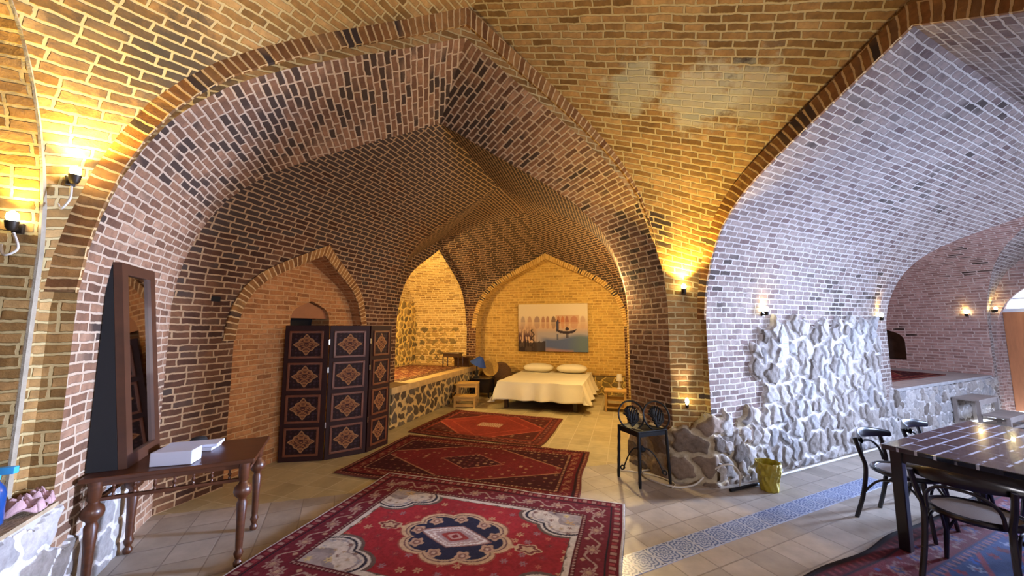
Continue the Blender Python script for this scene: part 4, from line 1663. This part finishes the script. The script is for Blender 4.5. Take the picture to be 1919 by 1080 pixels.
def step_stool(name, label, loc, rz, mat, w=0.52, group=None):
    t = thing(name, label, 'steps', loc, rz, group)
    MB().box((0, 0.16, 0.435), (w, 0.30, 0.03), bev=0.004).build('upper_step', mat, t)
    MB().box((0, -0.14, 0.215), (w, 0.28, 0.03), bev=0.004).build('lower_step', mat, t)
    for sx in (-1, 1):
        x = sx * (w / 2 - 0.03)
        MB().box((x, 0.29, 0.21), (0.045, 0.045, 0.42)).build('leg', mat, t)
        MB().box((x, 0.03, 0.21), (0.045, 0.045, 0.42)).build('leg', mat, t)
        MB().box((x, -0.26, 0.10), (0.045, 0.045, 0.20)).build('leg', mat, t)
        MB().box((x, 0.02, 0.05), (0.03, 0.56, 0.04)).build('side_rail', mat, t)
    MB().box((0, -0.26, 0.17), (w - 0.05, 0.02, 0.06)).build('apron', mat, t)
    MB().box((0, 0.03, 0.39), (w - 0.05, 0.02, 0.06)).build('apron', mat, t)
    MB().box((0, -0.26, 0.045), (w - 0.05, 0.02, 0.05)).build('lower_rail', mat, t)
    return t


step_stool('step_stool', 'plain wooden two-step stool at the foot of the alcove platform left of the bed', wp(5.02, -0.76), A_W + PI / 2 + PI + 0.25, M['pine'], 0.46)
step_stool('step_stool', 'pale wooden two-step stool before the far right alcove platform', ap(-6.35, 0.62), A_D2, M['palewood'], 0.85)

ns = thing('night_stand', 'low black night stand left of the bed', 'table', bp(0.72, -0.60), A_B)
MB().box((0, 0, 0.42), (0.46, 0.40, 0.03), bev=0.004).build('top', M['blackwood'], ns)
MB().box((0, 0.02, 0.25), (0.38, 0.32, 0.30)).build('cabinet_body', M['blackwood'], ns)
for sx in (-1, 1):
    for sy in (-1, 1):
        MB().box((sx * 0.2, sy * 0.17, 0.2), (0.035, 0.035, 0.41)).build('leg', M['blackwood'], ns)
lp = thing('table_lamp', 'table lamp with a tilted blue shade left of the bed', 'lamp', bp(0.56, -0.62, 0.436), A_B)
MB().lathe([(0.07, 0), (0.07, 0.015), (0.02, 0.03), (0.035, 0.10), (0.015, 0.18), (0.012, 0.30)], 16).build('lamp_base', M['dark'], lp)
s_ = MB().lathe([(0.20, 0), (0.205, 0.005), (0.06, 0.19), (0.055, 0.195)], 28).build('lamp_shade', M['blue'], lp)
s_.location = (0.03, 0, 0.30)
s_.rotation_euler = (0, 0.42, 0)
o = MB().lathe([(0.0, 0), (0.17, 0.005), (0.20, 0.03), (0.205, 0.035), (0.17, 0.02), (0.0, 0.012)], 32).build('straw_tray', M['straw'])
place(o, bp(0.84, -0.40, 0.645), rot=(PI / 2 - 0.2, 0, A_B)); tag(o, 'round straw tray propped on the night stand under the blue lamp', 'tray')
o = MB().lathe([(0.20, 0), (0.27, 0.06), (0.30, 0.25), (0.29, 0.42), (0.24, 0.60), (0.14, 0.72), (0.05, 0.75)], 28).build('wicker_basket', M['wicker'])
place(o, bp(0.96, 0.0)); tag(o, 'large round brown wicker basket behind the night stand', 'basket')

bn = thing('bedside_bench', 'light wooden bedside shelf right of the bed', 'table', bp(3.78, -1.22), A_B)
MB().box((0, 0, 0.385), (0.42, 0.40, 0.03), bev=0.003).build('top', M['pine'], bn)
MB().box((0, 0, 0.22), (0.36, 0.36, 0.02)).box((0, 0, 0.08), (0.36, 0.36, 0.02)).build('shelf', M['pine'], bn)
for sx in (-1, 1):
    for sy in (-1, 1):
        MB().box((sx * 0.18, sy * 0.17, 0.185), (0.04, 0.04, 0.37)).build('leg', M['pine'], bn)
o = thing('bedside_lamp', 'small white lamp on the shelf right of the bed', 'lamp', bp(3.86, -1.15, 0.401))
MB().lathe([(0.05, 0), (0.05, 0.02), (0.015, 0.03), (0.03, 0.09), (0.012, 0.16)], 16).build('lamp_base', M['cable'], o)
MB().lathe([(0.065, 0.16), (0.065, 0.165), (0.045, 0.29), (0.04, 0.29)], 20).build('lamp_shade', M['cable'], o)

# platform furniture
cs = thing('side_table', 'small dark carved side table on the alcove platform', 'table', wp(5.93, 0.02, 0.675), A_B)
MB().box((0, 0, 0.33), (0.46, 0.30, 0.025), bev=0.004).build('table_top', M['walnut'], cs)
MB().box((0, 0, 0.28), (0.40, 0.24, 0.07)).build('apron', M['walnut'], cs)
for sx in (-1, 1):
    for sy in (-1, 1):
        MB().lathe([(0.012, 0), (0.018, 0.02), (0.012, 0.06), (0.02, 0.12), (0.012, 0.15), (0.018, 0.25)], 10, (sx * 0.2, sy * 0.12, 0)).build('leg', M['walnut'], cs)
tr = thing('wooden_trunk', 'dark trunk beside the side table on the alcove platform', 'trunk', wp(6.30, -0.10, 0.661), A_B)
MB().box((0, 0, 0.09), (0.40, 0.28, 0.18), bev=0.01).build('trunk_body', M['walnut'], tr)
MB().box((0, 0, 0.21), (0.42, 0.30, 0.06), bev=0.02).build('lid', M['walnut'], tr)

# --- wrought iron stand with two round backs
irn = thing('iron_plant_stand', 'black wrought iron stand with two round openwork backs at the foot of the brick pier', 'stand', Vector((1.40, 4.17, 0)), 0)
feet = {'a': Vector((-0.22, 0.11, 0)), 'b': Vector((-0.09, -0.20, 0)), 'c': Vector((0.27, -0.08, 0)), 'd': Vector((0.05, 0.20, 0))}
for k, f in feet.items():
    top = Vector((f.x * 0.92, f.y * 0.92, 0.55))
    P_ = [f.lerp(top, i / 9) for i in range(10)]
    MB().tube(P_, [0.015 + 0.003 * (i % 2) for i in range(10)], 8).build('leg', M['black'], irn)
hub = Vector((0.0, 0.0, 0.30))
for k, f in feet.items():
    d = Vector((f.x, f.y, 0)).normalized()
    L = Vector((f.x, f.y, 0)).length
    pts = []
    for i in range(28):
        a = i / 27
        if a < .6:
            s2 = a / .6
            pts.append(Vector((0, 0, 0.32)) + d * (L * .80 * s2) + Vector((0, 0, 0.04 * math.sin(s2 * PI) - 0.24 * s2 * s2)))
        else:
            s2 = (a - .6) / .4
            c = Vector((0, 0, 0.105)) + d * (L * .80)
            an = -PI / 2 + s2 * 2 * PI * .9
            r = 0.028 * (1 - .45 * s2)
            pts.append(c + d * (r * math.cos(an)) + Vector((0, 0, r * math.sin(an))))
    MB().tube(pts, 0.008, 6).build('scroll_brace', M['black'], irn)
MB().lathe([(0.0, 0), (0.035, 0.01), (0.05, 0.03), (0.035, 0.05), (0.02, 0.07)], 12, (0, 0, 0.29)).build('hub', M['black'], irn)
rim = MB()
tp4 = [Vector((f.x * 0.95, f.y * 0.95, 0.55)) for f in (feet['a'], feet['b'], feet['c'], feet['d'])]
rim.tube(tp4, 0.010, 8, close=True)
rim.add([(p.x, p.y, z) for z in (0.50, 0.55) for p in tp4], [(0, 3, 2, 1), (4, 5, 6, 7), (0, 1, 5, 4), (1, 2, 6, 5), (2, 3, 7, 6), (3, 0, 4, 7)])
rim.build('top_tray', M['black'], irn)
for c, rx, rz_ in ((Vector((-0.09, 0.02, 0.68)), 0.14, 0.1), (Vector((0.165, -0.03, 0.685)), 0.14, -0.1)):
    rg_ = MB()
    n = 32
    ex = Vector((1, -.1, 0)).normalized()
    ez = Vector((0.0, 0.25, 1)).normalized()
    rg_.tube([c + ex * (0.135 * math.cos(2 * PI * i / n)) + ez * (0.150 * math.sin(2 * PI * i / n)) for i in range(n)], 0.010, 6, close=True)
    bk = rg_.build('back_ring', M['black'], irn)
    fo = MB()
    for i in range(9):
        a = PI * (0.08 + 0.84 * i / 8)
        tip = c + ex * (0.075 * math.cos(a)) + ez * (0.10 * math.sin(a) - 0.01)
        root = c + ez * (-0.12)
        mid = root.lerp(tip, .55) + ex * (0.03 * math.cos(a * 2))
        fo.tube([root, mid, tip], [0.008, 0.017, 0.006], 6)
        fo.lathe([(0.002, -0.016), (0.019, 0), (0.002, 0.016)], 8, tuple(tip))
    for i in range(6):
        a = 2 * PI * i / 6
        fo.lathe([(0.003, -0.02), (0.02, 0), (0.003, 0.02)], 8, tuple(c + ex * (0.035 * math.cos(a)) + ez * (0.04 * math.sin(a) - 0.04)))
    fo.build('openwork_leaf', M['black'], irn)

# --- cables on the floor and up the pier
pts = [ap(0.30, -0.30, 0.012), ap(0.42, -0.30, 0.012), ap(0.50, -0.12, 0.012), ap(0.42, 0.14, 0.012), ap(0.20, 0.20, 0.012), ap(0.06, 0.24, 0.10), ap(0.0, 0.36, 0.22), ap(-0.1, 0.42, 0.24), ap(-0.16, 0.46, 0.16), ap(-0.18, 0.44, 0.012)]


def smooth_path(P_, n=8):
    out = []
    for i in range(len(P_) - 1):
        p0, p1, p2, p3 = P_[max(i - 1, 0)], P_[i], P_[i + 1], P_[min(i + 2, len(P_) - 1)]
        for k in range(n):
            t = k / n
            out.append(0.5 * ((2 * p1) + (p2 - p0) * t + (2 * p0 - 5 * p1 + 4 * p2 - p3) * t * t + (3 * p1 - p0 - 3 * p2 + p3) * t ** 3))
    out.append(P_[-1])
    return out


o = MB().tube(smooth_path(pts), 0.009, 8).build('white_cable', M['cable']); tag(o, 'white cable looping on the floor behind the iron stand', 'cable')
pts = [ap(0.62, -0.45, 0.010), ap(0.50, -0.34, 0.010), ap(0.36, -0.14, 0.010), ap(0.34, 0.08, 0.010), ap(0.46, 0.16, 0.010)]
o = MB().tube(smooth_path(pts), 0.006, 8).build('white_cable', M['cable']); tag(o, 'thinner white cord lying under the iron stand', 'cable')
o = MB().tube([ap(-0.02, 0.45, 0.018), ap(-0.50, 0.47, 0.018)], 0.016, 8).build('black_rod', M['black']); tag(o, 'black rod on the floor beside the yellow waste bin', 'rod')
o = MB().tube([ap(-0.52, 0.42, 0.02), ap(-3.9, 0.42, 0.02)], 0.014, 8).build('floor_pipe', M['cable']); tag(o, 'thin white pipe along the foot of the stone wall', 'pipe')

# --- yellow lined waste bin
bn_ = thing('waste_bin', 'waste bin lined with a crumpled yellow plastic bag by the stone wall', 'bin', ap(-0.43, 0.58), 0.2)
bn_.scale = (0.86, 0.86, 0.92)


def binf(u, v, o_=0.0):
    a = u * 2 * PI
    r = 0.098 + 0.035 * v
    ca, sa = math.cos(a), math.sin(a)
    k = 1 / (abs(ca) ** 5 + abs(sa) ** 5) ** 0.2
    r *= (0.92 + 0.10 * (k - 1))
    wr = 0.004 * math.sin(9 * a + 14 * v) + 0.005 * math.sin(17 * a - 8 * v) * (v > .35)
    return ((r + wr + o_) * ca * 1.0, (r + wr + o_) * sa, 0.30 * v)


MB().grid(lambda u, v: binf(u, v), 64, 24).build('bag_liner', M['yellow_bag'], bn_, thick=0.003)


def cuff(u, v):
    p = binf(u, 1.0 - 0.45 * v, 0.008 + 0.006 * math.sin(u * 60 + v * 9))
    return p if v > .05 else binf(u, 1.0, 0.002)


MB().grid(cuff, 72, 10).build('folded_cuff', M['yellow_bag'], bn_, thick=0.002)
MB().lathe([(0.085, 0.0), (0.09, 0.004), (0.09, 0.012), (0.0, 0.012)], 24).build('bin_base', simple('bin_base_plastic', '8a6a3a', 0.5), bn_)

# --- notice on the stone wall
nt = MB().box((0, 0, 0), (0.125, 0.004, 0.20))
o = nt.build('paper_notice', M['paper'])
place(o, ap(-1.16, 0.42, 1.43), A_D2)
tag(o, 'small white paper notice stuck on the stone wall', 'notice')
ln = MB()
for k in range(9):
    ln.box((0.0, -0.003, 0.075 - k * 0.017), (0.09 - (k % 3) * 0.012, 0.001, 0.006))
ln.build('printed_lines', simple('grey_ink', '3a4060', 0.8), o)

# --- wall lights


def sconce(label, loc, nrm, up=1, lit=True, power=20, color=YEL, ang_=100, s=1.0, group='brass wall uplights', aim=None):
    nrm = nrm.normalized()
    s *= 0.72
    t = thing('wall_light', label, 'lamp', loc, ang(nrm), group)
    MB().box((0.012, 0, 0), (0.02, 0.06 * s, 0.08 * s), bev=0.004).build('wall_plate', M['bronze'], t)
    MB().tube([(0.01, 0, 0), (0.06 * s, 0, -0.015), (0.085 * s, 0, 0.0)], 0.008, 8).build('arm', M['bronze'], t)
    cup = [(0.018, -0.03), (0.03, -0.01), (0.036, 0.03), (0.038, 0.04), (0.03, 0.038), (0.024, 0.0)]
    MB().lathe([(r * s, z * s * up) for r, z in cup], 16, (0.085 * s, 0, 0.0)).build('cup', M['bronze'], t)
    MB().lathe([(0.004, 0.0), (0.02 * s, 0.012), (0.034 * s, 0.035), (0.03 * s, 0.06), (0.004, 0.075)], 14, (0.085 * s, 0, 0.012 * up)).build('bulb', M['bulb'], t)
    p = Vector(loc) + nrm * 0.085 * s + Vector((0, 0, 0.085 * up))
    q = Vector(aim) if aim is not None else p + Vector((0, 0, up)) - nrm * 0.25
    spot('wall_light_beam', p, q, power, color, ang_, 0.8, 0.03)
    return t


diagR = (-(ap(0.0, 0.28) - ap(0.26, 0.0))).cross(Vector((0, 0, 1)))
diagR = (ap(1, 1) - ap(0, 0)).normalized()
diagX = (ap(1, 0) - ap(0, 0)).normalized()
diagL = (ap(4.4, 1) - ap(5.4, 0)).normalized()
sconce('lit uplight high on the corner between the two big arches, right of the bedroom arch', ap(0.15, 0.15, 2.03), diagR, 1, power=125, aim=ap(0.5, 0.45, 4.2), ang_=120)
sconce('lit uplight high on the left corner pier, the upper of the two there', ap(5.085, 0.085, 2.50), ap(4.4, 1) - ap(5.4, 0), 1, power=70, aim=ap(4.8, 0.35, 4.2), ang_=125)
sconce('lit uplight on the left edge, lower of the two beside the left corner pier', ap(5.24, 0.11, 2.19), ap(5.4, 1) - ap(5.4, 0), 1, power=40, aim=ap(5.1, 0.5, 4.2), ang_=120)
sconce('bare bulb light at the left top of the rubble stone wall', ap(-0.96, 0.295, 1.80), ap(0, 1) - ap(0, 0), 1, power=3, ang_=150)
sconce('dark uplight at the right top corner of the rubble stone wall', ap(-3.68, 0.295, 1.76), ap(0, 1) - ap(0, 0), 1, power=8, ang_=70)
sconce('small uplight on the far pier left of the door', ap(-8.1, 0.36, 1.95), ap(0, 1) - ap(-0.6, 0), 1, power=5, ang_=80)
sconce('small uplight on the end wall of the far right alcove', ap(-8.03, 0.05, 1.88), ap(0, 0) - ap(-1, 0), 1, power=3, ang_=80)
sconce('low white spotlight near the foot of the brick pier', ap(0.17, 0.14, 0.80), diagR, 1, power=9, color=(1.0, 0.80, 0.66), ang_=60, s=0.7, group='low spotlights', aim=ap(0.20, 0.02, 1.8))
for lab, l_, n_ in (('wall lamp on the right wall of the bedroom', bp(4.02, -3.2, 2.2), -BD), ('wall lamp inside the raised alcove left of the bed', wp(3.55, 0.75, 2.0), WD)):
    t = thing('wall_light', lab, 'lamp', l_, ang(n_))
    MB().box((0.012, 0, 0), (0.02, 0.06, 0.08), bev=0.004).build('wall_plate', M['bronze'], t)
    MB().lathe([(0.018, -0.03), (0.03, -0.01), (0.036, 0.03), (0.03, 0.03)], 16, (0.05, 0, 0.0)).build('cup', M['bronze'], t)
# loose cables of the left lights
o = MB().tube(smooth_path([ap(5.05, 0.13, 2.46), ap(5.04, 0.15, 2.38), ap(5.07, 0.15, 2.32), ap(5.10, 0.12, 2.35)]), 0.006, 8).build('lamp_cord', M['cable']); tag(o, 'short cord curling below the upper left wall light', 'cable')
o = MB().tube(smooth_path([ap(5.24, 0.15, 2.16), ap(5.20, 0.18, 2.07), ap(5.24, 0.19, 2.03), ap(5.28, 0.15, 2.09)]), 0.006, 8).build('lamp_cord', M['cable']); tag(o, 'short cord hanging below the lower left wall light', 'cable')

# --- door at the end of the hall with fanlight
dr = MB()
dr.box((0, 0, 0.97), (1.19, 0.05, 1.94), bev=0.004)
dr.box((-0.28, -0.03, 1.40), (0.40, 0.012, 0.80), bev=0.004).box((0.28, -0.03, 1.40), (0.40, 0.012, 0.80), bev=0.004)
dr.box((-0.28, -0.03, 0.50), (0.40, 0.012, 0.70), bev=0.004).box((0.28, -0.03, 0.50), (0.40, 0.012, 0.70), bev=0.004)
d_o = struct(dr.build('door_2', M['door']))
place(d_o, ap(-8.56, 0.98), A_D1)
kn = MB().lathe([(0.045, 0), (0.045, 0.012), (0.02, 0.02), (0.028, 0.05), (0.01, 0.06)], 20, mat=Matrix.Rotation(PI / 2, 4, 'X')).build('door_handle', M['chrome'], d_o)
kn.location = (0.48, -0.03, 0.95)
fr = MB()
fr.box((0, 0, 1.97), (1.24, 0.06, 0.07)).box((0, 0, 2.2), (1.1, 0.03, 0.03)).box((0, 0, 2.3), (0.03, 0.03, 0.62))
place(struct(fr.build('window_3', M['frame_white'])), ap(-8.56, 0.98), A_D1)

mb = MB()
for dx in (-0.38, 0.0, 0.38):
    mb.box((dx, 0, 0.67), (0.05, 0.06, 1.35))
for dz in (0.02, 0.67, 1.33):
    mb.box((0, 0, dz), (0.8, 0.06, 0.05))
place(struct(mb.build('window_4', M['frame_white'])), ap(-8.7, 3.15, 0.95), A_D1)

# --- dining table and bentwood chairs


def table_mat():
    m = NT('table_top_painted_glints')
    obj = m.n('ShaderNodeTexCoord')
    mp = m.n('ShaderNodeMapping', {0: (obj, 3), 'Rotation': (0, 0, 0)})
    br = m.n('ShaderNodeTexBrick', {'Vector': mp, 'Color1': G0, 'Color2': G1, 'Mortar': (0.5, 0.5, 0.5, 1), 'Scale': 1.0,
                                    'Mortar Size': 0.008, 'Mortar Smooth': 0.2, 'Brick Width': 0.42, 'Row Height': 0.095})
    nz = m.noise(6, 3, 0.6, (obj, 3))
    rp = m.ramp(br, [(0, hexc('1a1c28')), (0.6, hexc('282a36')), (1, hexc('3a3840'))])
    gap = m.ramp(nz, [(0.40, hexc('33323e')), (0.50, hexc('c4c8dc'))])  # pale joints: light caught on block bevels, painted into the colour
    m.link(m.mix((br, 1), rp, gap), m.b.inputs['Base Color'])
    m.b.inputs['Roughness'].default_value = 0.16
    m.b.inputs['Coat Weight'].default_value = 0.5
    m.bump(m.math('SUBTRACT', 1.0, (br, 1)), 0.3, 0.004)
    return m.m


dt = thing('dining_table', 'large dark dining table with a glossy glint-painted top in the right hand hall', 'table', ap(-1.0, 2.54, 0.013), A_D2)
MB().box((0, 0, 0.735), (1.66, 1.90, 0.035), bev=0.005).build('table_top', table_mat(), dt)
af = MB()
for sy in (-1, 1):
    af.box((0, sy * 0.88, 0.67), (1.38, 0.025, 0.09))
for sx in (-1, 1):
    af.box((sx * 0.735, 0, 0.67), (0.025, 1.74, 0.09))
af.build('apron', M['blackwood'], dt)
for sx in (-1, 1):
    for sy in (-1, 1):
        MB().box((sx * 0.735, sy * 0.895, 0.36), (0.065, 0.065, 0.72), bev=0.006).build('leg', M['blackwood'], dt)


def make_chair():
    """bentwood chair, faces local +Y, back at -Y"""
    t = thing('bentwood_chair', 'x', 'chair')
    n = 36
    ring = [Vector((0.205 * math.cos(2 * PI * i / n), 0.20 * math.sin(2 * PI * i / n), 0.455)) for i in range(n)]
    MB().tube(ring, 0.021, 8, close=True).build('seat_ring', M['blackwood'], t)
    MB().lathe([(0.0, 0.0), (0.192, 0.0), (0.19, 0.012), (0.0, 0.016)], 36, (0, 0, 0.452)).build('cane_seat', M['cane'], t)
    for sx in (-1, 1):
        P_ = [Vector((sx * 0.20, -0.275, 0.0)), Vector((sx * 0.185, -0.22, 0.22)), Vector((sx * 0.18, -0.19, 0.45)), Vector((sx * 0.20, -0.21, 0.58)), Vector((sx * 0.215, -0.235, 0.71))]
        MB().tube(smooth_path(P_, 5), 0.0165, 8).build('back_leg', M['blackwood'], t)
        P_ = [Vector((sx * 0.205, 0.205, 0.0)), Vector((sx * 0.18, 0.175, 0.25)), Vector((sx * 0.165, 0.155, 0.45))]
        MB().tube(smooth_path(P_, 5), [0.012 + 0.0007 * i for i in range(11)], 8).build('front_leg', M['blackwood'], t)
    # curved crest rail
    def crest(u, v):
        a = (u - .5) * 2
        x = 0.245 * a
        y = -0.275 + 0.105 * a * a
        zc = 0.715 - 0.012 * a * a
        hh = 0.048 * (1 - 0.45 * a * a)
        w = v * 2 * PI
        return (x, y + 0.012 * math.sin(w) - 0.004, zc + hh * math.cos(w))
    MB().grid(crest, 28, 14).build('crest_rail', M['blackwood'], t)
    P_ = [Vector((-0.16, -0.20, 0.47)), Vector((-0.15, -0.22, 0.57)), Vector((-0.09, -0.245, 0.635)), Vector((0, -0.255, 0.65)), Vector((0.09, -0.245, 0.635)), Vector((0.15, -0.22, 0.57)), Vector((0.16, -0.20, 0.47))]
    MB().tube(smooth_path(P_, 6), 0.010, 8).build('inner_hoop', M['blackwood'], t)
    for sx in (-1, 1):
        P_ = [Vector((sx * 0.187, -0.235, 0.20)), Vector((sx * 0.185, -0.12, 0.36)), Vector((sx * 0.18, 0.0, 0.40)), Vector((sx * 0.183, 0.10, 0.36)), Vector((sx * 0.187, 0.18, 0.20))]
        MB().tube(smooth_path(P_, 6), 0.009, 8).build('side_brace', M['blackwood'], t)
    P_ = [Vector((-0.187, 0.18, 0.20)), Vector((-0.10, 0.172, 0.36)), Vector((0, 0.168, 0.40)), Vector((0.10, 0.172, 0.36)), Vector((0.187, 0.18, 0.20))]
    MB().tube(smooth_path(P_, 6), 0.009, 8).build('front_brace', M['blackwood'], t)
    return t


chair0 = make_chair()
GRP = 'bentwood chairs round the dining table'
spots_ = [
    (ap(-0.77, 1.50), A_D1 + PI / 2, 'black bentwood chair with a pale cane seat nearest the yellow bin, at the table corner'),
    (ap(-1.56, 1.52), A_D1 + PI / 2 + 0.1, 'black bentwood chair on the stone wall side of the table, farther from the viewer'),
    (ap(-0.20, 2.02, 0.013), A_D2 - PI / 2 + 0.05, 'black bentwood chair seen from behind, closest to the viewer at the dining table'),
    (ap(-1.98, 2.05, 0.013), A_D2 + PI / 2, 'black bentwood chair on the far side of the table, seen between the table legs'),
    (ap(-1.98, 2.85, 0.013), A_D2 + PI / 2, 'black bentwood chair on the far side of the table near the right picture edge'),
]
for i, (l_, r_, lab) in enumerate(spots_):
    c = chair0 if i == 0 else copy_tree(chair0)
    c.location = l_
    c.rotation_euler = (0, 0, r_)
    c.scale = (1, 1, 0.96)
    c['label'] = lab
    c['group'] = GRP
